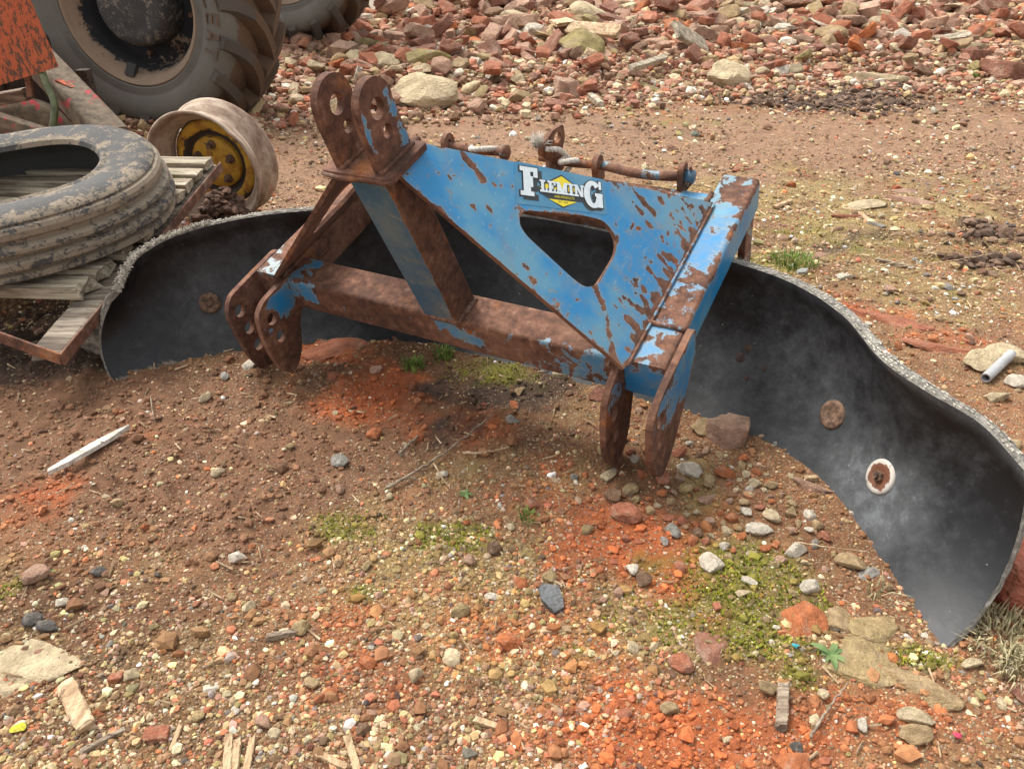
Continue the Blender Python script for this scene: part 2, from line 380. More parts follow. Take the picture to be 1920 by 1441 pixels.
def mat_stone(name, by_obj):
    n = NT(name)
    if by_obj:
        oi = n.t.nodes.new('ShaderNodeObjectInfo'); col = oi.outputs['Color']; co = n.co
        mp = n.t.nodes.new('ShaderNodeVectorMath'); mp.operation = 'ADD'; n.t.links.new(n.co, mp.inputs[0])
        sc_ = n.t.nodes.new('ShaderNodeVectorMath'); sc_.operation = 'SCALE'; n.t.links.new(oi.outputs['Location'], sc_.inputs[0]); sc_.inputs['Scale'].default_value = 7.3
        n.t.links.new(sc_.outputs[0], mp.inputs[1]); co = mp.outputs[0]
    else:
        col = n.attr('col', 'Color'); co = n.co
    k = 1.0 if by_obj else 14.0
    a = n.noise(2.2*k, 6, .68, co); b = n.noise(9*k, 4, .7, co)
    c = n.mix(n.rng(a, .3, .7, .0, 1.0), n.mix(1.0, col, (.66, .63, .60), 'MULTIPLY'), n.mix(1.0, col, (1.22, 1.22, 1.2), 'MULTIPLY'))
    if by_obj:
        c = n.mix(n.rng(n.noise(1.3, 5, .7, co, off=(4, 1, 2)), .50, .68, 0, .5), c, (.44, .33, .235))    # mortar and dried mud
    return n.fin(c, .93, n.bump(b, .55, .12 if by_obj else .004))
M['stone'] = mat_stone('broken_stone', True); M['stone_mix'] = mat_stone('mixed_gravel', False)
def mat_ground():
    n = NT('rubble_soil'); col = n.attr('col', 'Color'); gr = n.attr('grit')
    f1 = n.noise(28, 8, .72); f2 = n.noise(140, 5, .75, off=(3, 1, 0)); f3 = n.noise(420, 3, .7)
    c = n.mix(n.rng(f1, .28, .72), n.mix(1.0, col, (.55, .53, .50), 'MULTIPLY'), n.mix(1.0, col, (1.32, 1.30, 1.28), 'MULTIPLY'))
    c = n.mix(n.rng(f2, .35, .7, 0, .45), c, n.mix(1.0, col, (1.35, 1.4, 1.4), 'MULTIPLY'))
    c = n.mix(n.rng(f3, .5, .68, 0, .4), c, n.mix(1.0, col, (.4, .38, .36), 'MULTIPLY'))
    cell = n.voro(165, 'F1', 'Color'); dd = n.voro(165, 'F1', 'Distance'); sep = n.t.nodes.new('ShaderNodeSeparateColor'); n.t.links.new(cell, sep.inputs[0])
    pk = n.ramp(sep.outputs[0], [(.0, (.30, .085, .038)), (.25, (.34, .24, .13)), (.5, (.46, .37, .24)), (.7, (.17, .11, .07)), (.85, (.36, .26, .12)), (1., (.58, .51, .40))])
    on = n.math('MULTIPLY', n.rng(dd, .52, .40), n.rng(n.math('ADD', sep.outputs[1], n.math('SUBTRACT', gr, 1.0)), .0, .06))
    c = n.mix(n.math('MULTIPLY', on, .85), c, pk)
    h = n.math('ADD', n.math('MULTIPLY', f1, 1.0), n.math('MULTIPLY', f2, .45)); h = n.math('ADD', h, n.math('MULTIPLY', n.math('MULTIPLY', on, n.math('SUBTRACT', .5, dd)), .9)); h = n.math('ADD', h, n.math('MULTIPLY', f3, .12))
    return n.fin(c, .95, n.bump(h, .9, .016))
M['ground'] = mat_ground()
def mat_leaf(name, a, b):
    n = NT(name); z = n.noise(45, 3, .6); return n.fin(n.mix(n.rng(z, .35, .65), a, b), .75)
M['grass'] = mat_leaf('green_grass', (.085, .15, .022), (.20, .29, .05)); M['drygrass'] = mat_leaf('dry_grass', (.23, .20, .10), (.42, .36, .20))
M['moss'] = mat_leaf('yellow_green_moss', (.14, .155, .010), (.36, .36, .03)); M['leaf'] = mat_leaf('weed_leaf', (.07, .13, .035), (.15, .21, .07))

# ------------------------------------------------------------------ ground: zones of soil, brick dust, moss
def blob_list(items):                     # (u, v, radius in px across, elongation, weight) -> world ellipses
    out = []
    for u, v, ru, rv, wt in items:
        c = at(u, v); e = at(u+ru, v); g = at(u, v-rv); out.append((c[0], c[1], abs(e[0]-c[0]), abs(g[1]-c[1]), wt))
    return out
def field(x, y, bl):
    r = np.zeros(np.shape(x))
    for cx, cy, rx, ry, wt in bl: r = np.maximum(r, wt*np.exp(-.5*(((x-cx)/rx)**2+((y-cy)/ry)**2)))
    return r
RED = blob_list([(1180, 1010, 150, 70, 1), (1300, 1380, 260, 80, 1.1), (700, 745, 110, 50, 1), (830, 800, 110, 40, .7), (1080, 920, 120, 50, .7), (60, 950, 110, 70, .55), (400, 980, 120, 50, .4),
                 (620, 655, 80, 25, .9), (950, 1180, 240, 90, .55), (1650, 1330, 200, 60, .6), (700, 1260, 130, 60, .6), (1300, 1120, 150, 60, .6), (300, 800, 120, 40, .3), (1640, 590, 90, 22, .8), (1760, 640, 90, 18, .7), (640, 1150, 120, 50, .4), (1150, 1280, 160, 60, .6)])
MOSS = blob_list([(1620, 470, 150, 22, .6), (1540, 420, 120, 14, .5), (1800, 560, 90, 18, .55), (840, 1005, 75, 28, 1), (655, 985, 75, 30, .75), (1390, 1090, 110, 60, 1), (1260, 1160, 130, 50, .8), (1400, 1190, 130, 50, .9), (1080, 1230, 70, 30, .5), (1530, 1150, 35, 30, 1), (1720, 1235, 60, 22, .9),
                  (930, 700, 110, 25, .75), (820, 1050, 60, 24, .6), (680, 1110, 40, 20, .8), (1460, 500, 60, 22, .9), (1480, 450, 110, 40, .55), (1300, 230, 150, 12, .5), (1500, 1270, 60, 25, .7), (20, 1105, 40, 25, .8), (1760, 480, 120, 40, .35),
                  (700, 1030, 160, 50, .4), (1250, 1080, 90, 40, .6), (1880, 130, 80, 12, .5), (620, 1300, 60, 20, .35), (880, 640, 60, 20, .6)])
MUD = blob_list([(330, 830, 330, 110, 1), (120, 760, 200, 90, 1), (450, 960, 200, 70, .8), (1500, 260, 420, 42, 1), (900, 250, 260, 40, .9), (640, 300, 160, 60, 1), (1200, 290, 300, 40, .6), (1850, 250, 160, 45, .9), (640, 670, 120, 30, .8)])
DARK = blob_list([(1700, 450, 120, 14, .5), (1560, 470, 70, 10, .45), (1880, 400, 60, 12, .5), (1250, 250, 120, 7, .4), (1580, 190, 110, 16, 1), (1700, 165, 120, 10, .7), (930, 730, 130, 30, .8), (850, 810, 60, 35, .6), (60, 640, 170, 60, .9), (1850, 440, 60, 20, .7), (1830, 490, 60, 16, .6), (1380, 190, 90, 9, .6), (700, 90, 60, 20, .7), (200, 1240, 40, 25, .3)])
YEL = blob_list([(1600, 390, 330, 70, .55), (1700, 520, 240, 70, .45), (1000, 1130, 300, 120, .45), (700, 950, 260, 80, .4), (1350, 1040, 230, 90, .4), (520, 360, 60, 22, .9), (1350, 330, 200, 40, .6), (1550, 140, 250, 16, .7), (1300, 890, 150, 60, .3)])
def bank_y(x): return 5.75 + .42*np.tanh((x-.9)/.9) - .35*sstep(-.3, -1.2, x) + .18*(fbm(x*.9, x*0+3.1, 50, 3)-.5)*2
def gh(x, y):
    x = np.asarray(x, float); y = np.asarray(y, float)
    near = sstep(30, 8, y)
    h = (fbm(x*1.1, y*1.1, 3, 3)-.5)*.05*near*sstep(.9, 3.2, y) + (fbm(x*5, y*5, 11, 3)-.5)*.022*near
    h = h + .010*field(x, y, MUD)*(fbm(x*14, y*14, 21, 4)-.5)*3*near
    cl = np.maximum(fbm(x*26, y*26, 31, 3)-.5, 0)*(.02+.05*np.clip(field(x, y, DARK)+.4*field(x, y, MUD), 0, 1))
    h = h + cl*sstep(9, 5, y)
    b = y-bank_y(x)
    h = h + .10*sstep(0, .7, b) + .55*sstep(.2, 5.5, b) + .10*(fbm(x*1.6, y*1.6, 71, 3)-.5)*sstep(0, 1, b)
    h = h + .05*field(x, y, DARK[:1])*fbm(x*9, y*9, 41, 3)
    return h
def gz(x, y): return float(gh(np.array([x]), np.array([y]))[0])
def ground_color(x, y):
    n1 = fbm(x*3, y*3, 5, 4)[:, None]; n2 = fbm(x*9, y*9, 6, 4)[:, None]
    c = np.array([.235, .110, .050])*(.40+1.2*n1)
    c = c*(1-.45*sstep(.5, .62, n2)) + np.array([.30, .19, .085])*.45*sstep(.5, .62, n2)
    def lay(c, f, col, nz, lo=.25, hi=.6):
        m = sstep(lo, hi, f+(nz-.5)*.9)[:, None]; return c*(1-m)+np.array(col)*m
    wn = lambda s, k: fbm(x*k, y*k, s, 4)
    c = lay(c, field(x, y, YEL), (.30, .21, .078), wn(80, 7))
    c = lay(c, field(x, y, MUD[:3]+MUD[8:]), (.20, .098, .050), wn(81, 5)); c = lay(c, field(x, y, MUD[3:8]), (.285, .162, .094), wn(81, 5))
    c = lay(c, field(x, y, RED), (.42, .115, .036), wn(82, 11), .30, .88)
    c = lay(c, field(x, y, DARK), (.078, .045, .028), wn(83, 9), .3, .7)
    c = lay(c, field(x, y, MOSS), (.185, .165, .025), wn(84, 16), .38, .85)
    b = sstep(0, .8, y-bank_y(x))[:, None]*sstep(40, 12, y)[:, None]; bc = np.array([.25, .125, .075])*(.7+.6*n2)
    return c*(1-b)+bc*b
def build_ground():
    ys = np.concatenate([[-40, -12, -4, -1, 0, .25], np.geomspace(.42, 13, 430), [15, 18, 24, 40, 90, 240]])
    us = np.concatenate([[-60, -14, -4, -1.8], np.linspace(-1.25, 1.25, 430), [1.8, 4, 14, 60]])
    wy = np.maximum(.72*np.abs(ys)+.28, .55)
    X = us[None, :]*wy[:, None]; Y = np.broadcast_to(ys[:, None], X.shape); x, y = X.ravel(), Y.ravel()
    z = gh(x, y)
    ny, nx = X.shape; i = (np.arange(ny-1)[:, None]*nx+np.arange(nx-1)[None, :]).ravel()
    F = np.stack([i, i+1, i+nx+1, i+nx], 1)
    grit = np.clip(.55+.35*(fbm(x*4, y*4, 9, 3)-.5)*2 - .42*field(x, y, MUD) - .2*field(x, y, RED) - .4*field(x, y, DARK)+.15*field(x, y, YEL), .06, .95)
    me = mk_mesh('ground', np.stack([x, y, z], 1), F, M['ground'], {'col': ground_color(x, y), 'grit': grit}, True)
    tag(obj('ground', me), 'rough yard ground of brown soil and brick dust', kind='structure')
build_ground()

# ------------------------------------------------------------------ rocks
def ico(sub):
    bm = bmesh.new(); bmesh.ops.create_icosphere(bm, subdivisions=sub, radius=1.0); bm.verts.ensure_lookup_table()
    V = np.array([v.co[:] for v in bm.verts]); F = np.array([[v.index for v in f.verts] for f in bm.faces]); bm.free(); return V, F
ICO = {s: ico(s) for s in (1, 2, 3, 4)}       # 12/20, 42/80, 162/320, 642/1280
def rock(sub, kind='stone', rng=RNG, soft=.024, rough=.05):
    V, F = ICO[sub]; n = []; d = []
    if kind == 'brick':
        hx = rng.uniform(.55, 1.0)
        for ax, hh in ((0, hx), (1, .50), (2, .32)):
            for s in (1, -1): v = np.zeros(3); v[ax] = s; n.append(v); d.append(hh)
        for k in range(rng.integers(1, 4)):
            v = np.array([rng.choice([-1, 1])*rng.uniform(.5, 1), rng.normal(0, .6), rng.normal(0, .6)]); v /= np.linalg.norm(v); n.append(v); d.append(rng.uniform(.42, .62)*hx+.05)
    else:
        m = {'stone': 11, 'pebble': 16, 'slab': 9}[kind]
        for k in range(m):
            v = rng.normal(size=3); v /= np.linalg.norm(v); n.append(v); d.append(rng.uniform(.55, .95) if kind != 'pebble' else rng.uniform(.75, .95))
    n = np.array(n); d = np.array(d); dot = V@n.T
    r = np.where(dot > .05, d[None]/np.maximum(dot, .05), 9.); r = np.minimum(r, 1.25)
    if sub >= 2:
        k = 1/soft; r = -np.log(np.exp(-k*r).sum(1)+1e-30)/k
    else: r = r.min(1)
    r = np.clip(r, .25, 1.3)
    if sub >= 3: r = r*(1+rough*(fbm(V[:, 0]*4+V[:, 2]*3, V[:, 1]*4-V[:, 2]*2, int(rng.integers(999)), 4)-.5)*2.5)
    P = V*r[:, None]
    if kind == 'stone': P = P*np.array([1, .8, .62])
    if kind == 'pebble': P = P*np.array([1, .82, .6])
    if kind == 'slab': P = P*np.array([1, .75, .24])
    return P, F
VAR = {k: [mk_mesh(k, *rock(3, k), M['stone']) for _ in range(14)] for k in ('brick', 'stone', 'pebble', 'slab')}
FINE = {k: [mk_mesh(k+'_fine', *rock(4, k, soft=.035, rough=.05), M['stone']) for _ in range(5)] for k in ('brick', 'stone', 'slab')}
for ms in list(VAR.values()): pass
PAL = {'brick red': (.385, .140, .075), 'dusky red': (.29, .128, .082), 'orange red': (.46, .150, .055), 'pinkish': (.45, .275, .19), 'cream': (.56, .45, .285), 'buff': (.42, .295, .155), 'ochre': (.41, .30, .145),
       'off-white': (.67, .60, .49), 'grey': (.33, .31, .275), 'dark grey': (.10, .092, .083), 'brown': (.22, .125, .072), 'olive': (.33, .265, .11)}
def place_rock(name, kind, xy, size, colname, rot=None, tilt=.25, sink=.25, fine=False, scl=(1, 1, 1), zoff=0.0, jit=.12):
    me = random.choice((FINE if fine else VAR)[kind]); o = D.objects.new(name, me); C.objects.link(o)
    z = gz(*xy); zs = np.array(me.vertices[0].co)[2]
    flat = {'brick': .32, 'stone': .5, 'pebble': .52, 'slab': .2}[kind]*scl[2]
    o.location = (xy[0], xy[1], z+size*flat*(1-2*sink)+zoff); o.scale = (size*scl[0], size*scl[1], size*scl[2])
    o.rotation_euler = (random.gauss(0, tilt), random.gauss(0, tilt), random.uniform(0, 6.28) if rot is None else rot)
    c = np.array(PAL[colname])*(1+random.gauss(0, jit)); o.color = (*np.clip(c, 0.01, 1), 1)
    return o
def px_size(u, v, wpx):                    # metres covered by wpx photo pixels on the ground at u, v
    P = at(u, v); dep = P[1]*CP + CAM_H*SP; return wpx*dep/FPX

def stuff_rocks(name, X, Y, R, COL, sub, kinds, sink=.25, flat=1.0, label=None, zoff=None):
    """many small pieces joined into one mesh (they are too many to count)"""
    lib = [rock(sub, k) for k in kinds for _ in range(10)]
    n = len(X); Z = gh(X, Y); pick = RNG.integers(0, len(lib), n); nv = len(ICO[sub][0]); F0 = ICO[sub][1]
    L = np.stack([l[0] for l in lib]); P = L[pick]*R[:, None, None]
    q = RNG.random(n)*6.283; tx = RNG.normal(0, .35, n); c, s = np.cos(q), np.sin(q); ct, st = np.cos(tx), np.sin(tx)
    y1 = P[..., 1]*ct[:, None]-P[..., 2]*st[:, None]; z1 = P[..., 1]*st[:, None]+P[..., 2]*ct[:, None]
    x2 = P[..., 0]*c[:, None]-y1*s[:, None]; y2 = P[..., 0]*s[:, None]+y1*c[:, None]
    V = np.stack([x2+X[:, None], y2+Y[:, None], z1*flat+(Z+R*(.5-sink)+(0 if zoff is None else zoff))[:, None]], -1).reshape(-1, 3)
    F = (F0[None]+(np.arange(n)*nv)[:, None, None]).reshape(-1, 3)
    me = mk_mesh(name, V, F, M['stone_mix'], {'col': np.repeat(COL, nv, 0)})
    o = obj(name, me); o['kind'] = 'stuff'
    if label: o['label'] = label
    return o
def wedge(n, y0, y1, p=2.0, side=1.28):
    """random ground points in the part of the yard in view, denser near the camera"""
    t = RNG.random(n); e = 2-p
    y = y0*(y1/y0)**t if abs(e) < 1e-6 else (y0**e+t*(y1**e-y0**e))**(1/e)
    dep = y*CP+CAM_H*SP; x = (RNG.random(n)*2-1)*.666*dep*side; return x, y
GP = ['cream', 'buff', 'ochre', 'brick red', 'pinkish', 'off-white', 'grey', 'dark grey', 'brown', 'olive', 'orange red']
def gravel_cols(x, y, wts, redgain=2.0):
    n = len(x); Wt = np.tile(np.array(wts, float), (n, 1)); rd = field(x, y, RED); Wt[:, 3] *= 1+.8*redgain*rd; Wt[:, 10] *= 1+1.3*redgain*rd
    Wt[:, :3] *= (1-.5*rd)[:, None]; md = field(x, y, MUD)+field(x, y, DARK); Wt[:, 8] *= 1+3*md
    cs = np.cumsum(Wt/Wt.sum(1, keepdims=True), 1); k = (RNG.random(n)[:, None] > cs).sum(1); k = np.minimum(k, 10)
    c = np.array([PAL[g] for g in GP])[k]; return np.clip(c*np.exp(RNG.normal(.02, .30, (n, 1)))*(1+RNG.normal(0, .05, (n, 3))), .012, .85)
def gravel():
    wts = [4.8, 4.6, 2.2, 2.4, 1.7, 1.0, .3, .6, 4.6, 1.9, .8]
    def lay(n, dfun, rfun, mixg, sink):
        x, y = wedge(n, .6, 4.6, 2.0); ok = RNG.random(n) < dfun(x, y); x, y = x[ok], y[ok]; m = len(x)
        c = gravel_cols(x, y, wts); g = ground_color(x, y)*1.15; c = (c*(1-mixg)+g*mixg)*np.exp(RNG.normal(-.06, .22, (m, 1)))
        return x, y, rfun(x, y, m), c
    pat = lambda x, y: np.clip(.5+1.5*(fbm(x*2.2, y*2.2, 61, 4)-.5)*2+.25*field(x, y, YEL)-.55*field(x, y, MUD)-.45*field(x, y, RED)-.4*field(x, y, DARK)+.25*sstep(1.5, .9, y), .06, 1)
    a = lay(138000, lambda x, y: np.clip(.35+.65*pat(x, y), 0, 1), lambda x, y, m: np.clip(.0026*np.exp(RNG.normal(0, .36, m))*(1+.25*np.maximum(y-1.2, 0)), .0016, .008), .42, 0)
    b = lay(38000, pat, lambda x, y, m: np.clip(.0056*np.exp(RNG.normal(0, .34, m))*(1+.2*np.maximum(y-1.2, 0)), .004, .015), .16, 0)
    x, y, r, c = (np.concatenate([p, q]) for p, q in zip(a, b))
    stuff_rocks('gravel', x, y, r, c, 1, ['stone', 'stone', 'pebble'], sink=.42, label='fine mixed gravel scattered over the yard')
    x, y = wedge(22000, .6, 4.2, 2.0)
    ok = RNG.random(len(x)) < np.clip(.9*field(x, y, MUD)+.7*field(x, y, DARK)+.5*field(x, y, RED)+.25, 0, 1); x, y = x[ok], y[ok]; n = len(x)
    r = np.clip(.0050*np.exp(RNG.normal(0, .5, n)), .0025, .022); c = ground_color(x, y)*(.75+.6*RNG.random((n, 1)))
    stuff_rocks('soil_crumbs', x, y, r, c, 1, ['stone'], sink=.25, label='crumbs of brown soil on the bare patches')
    x, y = wedge(60000, 2.0, 6.8, 1.0)
    ok = RNG.random(len(x)) < np.clip(.68-.62*field(x, y, MUD)+.9*(fbm(x*2, y*2, 62, 3)-.5), .08, 1); x, y = x[ok], y[ok]; n = len(x)
    r = np.clip(.0018*y*np.exp(RNG.normal(0, .55, n)), .004, .036)
    stuff_rocks('far_gravel', x, y, r, gravel_cols(x, y, [3.4, 3, 1.6, 1.8, 1.5, 1.6, .7, .6, 3.2, 1.2, .5]), 1, ['stone'], sink=.3, label='gravel thinning out towards the rubble bank')
gravel()
def muck():
    x = []; y = []
    for (u, v, ru, rv, wt), k in zip([(1580, 190, 110, 16, 1), (1700, 165, 120, 8, .7), (1400, 188, 90, 7, .6), (1850, 440, 60, 14, .6), (1840, 490, 60, 12, .6)], (1500, 520, 260, 90, 70)):
        c = at(u, v); e = at(u+ru, v); g = at(u, v-rv); x.append(RNG.normal(c[0], abs(e[0]-c[0])*.6, k)); y.append(RNG.normal(c[1], abs(g[1]-c[1])*.6, k))
    x, y = np.concatenate(x), np.concatenate(y); n = len(x); r = np.clip(.013*np.exp(RNG.normal(0, .5, n)), .005, .035)
    c = np.array([.135, .083, .055])*(.5+1.0*RNG.random((n, 1)))
    stuff_rocks('muck_heap', x, y, r, c, 2, ['stone', 'slab'], sink=.1, label='dark trampled muck in front of the rubble bank')
muck()

# ------------------------------------------------------------------ the rubble bank
def size_word(r): return 'small' if r < .055 else ('medium' if r < .070 else ('large' if r < .092 else 'very large'))
def side_word(x, y):
    u = pix(np.array([x, y, gz(x, y)]))[0]
    for lim, wd in ((700, 'beside the wheels'), (850, 'above the mast'), (1000, 'above the left storage pin'), (1150, 'above the sticker'), (1330, 'above the right storage pin'), (1480, 'above the right arm'), (1680, 'above the dark muck'), (1800, 'right of the dark muck')):
        if u < lim: return wd
    return 'at the right edge'
BANK_N = 0
def bank():
    n = 23000; x = RNG.uniform(-3.4, 9.0, n); y = bank_y(x)+RNG.gamma(1.5, 1.5, n)-.30
    ok = (y < 12.5) & (np.abs(x) < .70*(y*CP+CAM_H*SP)*1.25); x, y = x[ok], y[ok]; n = len(x)
    p = pix(np.stack([x, y, gh(x, y)], 1)); ok = p[:, 1] > -30; x, y = x[ok], y[ok]; n = len(x)
    size = np.clip(.0365*np.exp(RNG.normal(0, .52, n)), .016, .15)*np.clip(.62+.30*(y-bank_y(x)), .4, 1.2)
    isb = RNG.random(n) < .66
    # show-largest first
    uu = pix(np.stack([x, y, gh(x, y)], 1)); vis = size/np.hypot(y, CAM_H)*np.where((np.abs(uu[:, 0]-960) < 950) & ((uu[:, 0] > 640) | (uu[:, 1] > 130)) & (uu[:, 1] > 2), 1, .01); order = np.argsort(-vis)
    cnt = {True: 0, False: 0}; rest = []
    for i in order:
        b = bool(isb[i])
        if cnt[b] >= 230: rest.append(i); continue
        cnt[b] += 1
        if b:
            col = random.choices(['brick red', 'dusky red', 'orange red', 'pinkish'], [4, 4, .8, 3])[0]
            o = place_rock('brick_fragment', 'brick', (x[i], y[i]), size[i]*1.15, col, tilt=.40, sink=.14, scl=(1, 1, .85), zoff=abs(random.gauss(0, .03)))
            d = 'low on the bank' if y[i]-bank_y(x[i]) < .7 else ('halfway up the bank' if y[i]-bank_y(x[i]) < 2.2 else 'high on the bank')
            tag(o, '%s %s broken brick %s %s' % (size_word(size[i]), col, d, side_word(x[i], y[i])), 'brick', 'broken bricks in the rubble bank')
        else:
            col = random.choices(['cream', 'buff', 'off-white', 'ochre', 'grey', 'olive', 'pinkish', 'brown'], [3.4, 3, 1.6, 1.4, .3, .9, 3.4, 1.8])[0]
            o = place_rock('rubble_stone', random.choice(['stone', 'brick', 'brick', 'slab']), (x[i], y[i]), size[i], col, tilt=.35, sink=.2, scl=(1, 1, .8), zoff=abs(random.gauss(0, .025)))
            d = 'low on the bank' if y[i]-bank_y(x[i]) < .7 else ('halfway up the bank' if y[i]-bank_y(x[i]) < 2.2 else 'high on the bank')
            tag(o, '%s %s stone lump %s %s' % (size_word(size[i]), col, d, side_word(x[i], y[i])), 'stone', 'stones in the rubble bank')
    r = np.array(rest); cols = np.array([PAL[k] for k in random.choices(['brick red', 'dusky red', 'orange red', 'pinkish', 'cream', 'buff', 'off-white', 'brown', 'ochre'], [3.4, 4.4, .8, 3, 1.4, 1.4, .7, 2, .6], k=len(r))])*(1+RNG.normal(0, .14, (len(r), 1)))
    cols = np.clip(cols*.82+np.array([.44, .32, .22])*.18, .02, .8); k = 4200; R_ = size[r]*.95
    stuff_rocks('rubble', x[r[:k]], y[r[:k]], R_[:k], cols[:k], 2, ['brick', 'stone', 'brick'], sink=.12, label='smaller brick and stone rubble filling the bank')
    stuff_rocks('fine_rubble', x[r[k:]], y[r[k:]], R_[k:], cols[k:], 1, ['brick', 'stone', 'brick'], sink=.12, label='finest brick rubble between the stones of the bank')
    m = 15000; x = RNG.uniform(-3.4, 9.0, m); y = bank_y(x)+RNG.gamma(1.3, 1.3, m)-.55*RNG.random(m)-.2; ok = (y < 12.5) & (np.abs(x) < .70*(y*CP+CAM_H*SP)*1.25); x, y = x[ok], y[ok]; m = len(x)
    cols = np.array([PAL[k] for k in random.choices(['brick red', 'dusky red', 'pinkish', 'cream', 'buff', 'off-white', 'brown'], [2, 4, 2, 2, 2, 1.2, 3], k=m)])*(1+RNG.normal(0, .15, (m, 1)))
    stuff_rocks('rubble_chips', x, y, np.clip(.021*np.exp(RNG.normal(0, .5, m)), .008, .06), np.clip(cols, .02, .8), 1, ['brick', 'stone'], sink=.1, label='small chips of brick and mortar between the rubble')
bank()
for (u, v, wpx, col, kind, sc, lab) in [
    (782, 180, 100, 'cream', 'stone', (1, .8, .8), 'large pale flat-topped boulder at the front of the rubble bank'),
    (800, 140, 66, 'olive', 'stone', (1, .9, .9), 'yellow-grey rounded stone just behind the large pale boulder'),
    (828, 160, 48, 'pinkish', 'stone', (1, .8, 1), 'pinkish stone leaning against the large pale boulder'),
    (1355, 152, 66, 'cream', 'stone', (1, .8, 1.1), 'pale yellow block standing alone at the foot of the bank'),
    (1082, 108, 66, 'olive', 'stone', (1, .8, 1.1), 'big grey-green boulder below the bent plank'),
    (1070, 130, 46, 'grey', 'stone', (1, .8, .8), 'grey stone in front of the grey-green boulder'),
    (1057, 172, 52, 'pinkish', 'brick', (1, 1, 1.5), 'pink brickwork lump at the edge of the bank'),
    (1040, 198, 40, 'dusky red', 'brick', (1, 1, .9), 'dusky red brick piece below the pink brickwork lump'),
    (975, 75, 62, 'cream', 'slab', (1, .8, 1.6), 'long pale stone left of the bent plank'),
    (1000, 82, 44, 'off-white', 'stone', (1, .8, .8), 'whitish rounded stone under the bent plank'),
    (880, 30, 40, 'orange red', 'brick', (1, 1, 1.1), 'bright orange-red brick end high on the bank above the blue mast'),
    (1510, 55, 80, 'cream', 'stone', (1, .7, .8), 'broad cream boulder in the upper right of the bank'),
    (1610, 50, 60, 'cream', 'slab', (1, .6, 1.6), 'cream slab tilted up beside the broad cream boulder'),
    (1640, 143, 90, 'cream', 'slab', (1, .25, 1), 'narrow cream stone strip lying flat by the dark muck'),
    (1885, 133, 90, 'dusky red', 'brick', (1, 1, .8), 'dusky red brick at the right edge by the foot of the bank'),
    (1820, 125, 50, 'dusky red', 'brick', (1, 1, .8), 'dusky red half brick next to the brick at the right edge'),
    (1800, 118, 60, 'cream', 'slab', (1, .4, 1.2), 'thin cream stone on top of the half brick'),
    (1100, 185, 30, 'brick red', 'brick', (1, 1, .6), 'small flat red brick chip on the mud before the bank'),
    (715, 120, 50, 'cream', 'stone', (1, .8, .8), 'pale stone at the rim of the bank behind the mast'),
    (590, 95, 44, 'ochre', 'stone', (1, .9, 1.1), 'ochre lump of brick between the two big wheels'),
    (640, 92, 40, 'off-white', 'brick', (1, 1, 1), 'off-white block under the farther big wheel')]:
    P = at(u, v+wpx*.15)
    for _ in range(6):                    # settle on the bank surface along the ground
        z = gz(P[0], P[1]); P = at(u, v+wpx*.15, z)
    tag(place_rock('boulder', kind, (P[0], P[1]), px_size(u, v, wpx)*.5*P[1]/at(u, v)[1]*(1.35 if kind != 'slab' else 1.15), col, rot=random.uniform(-.4, .4), tilt=.1, sink=.12, fine=True, scl=sc, jit=.03), lab, 'stone')

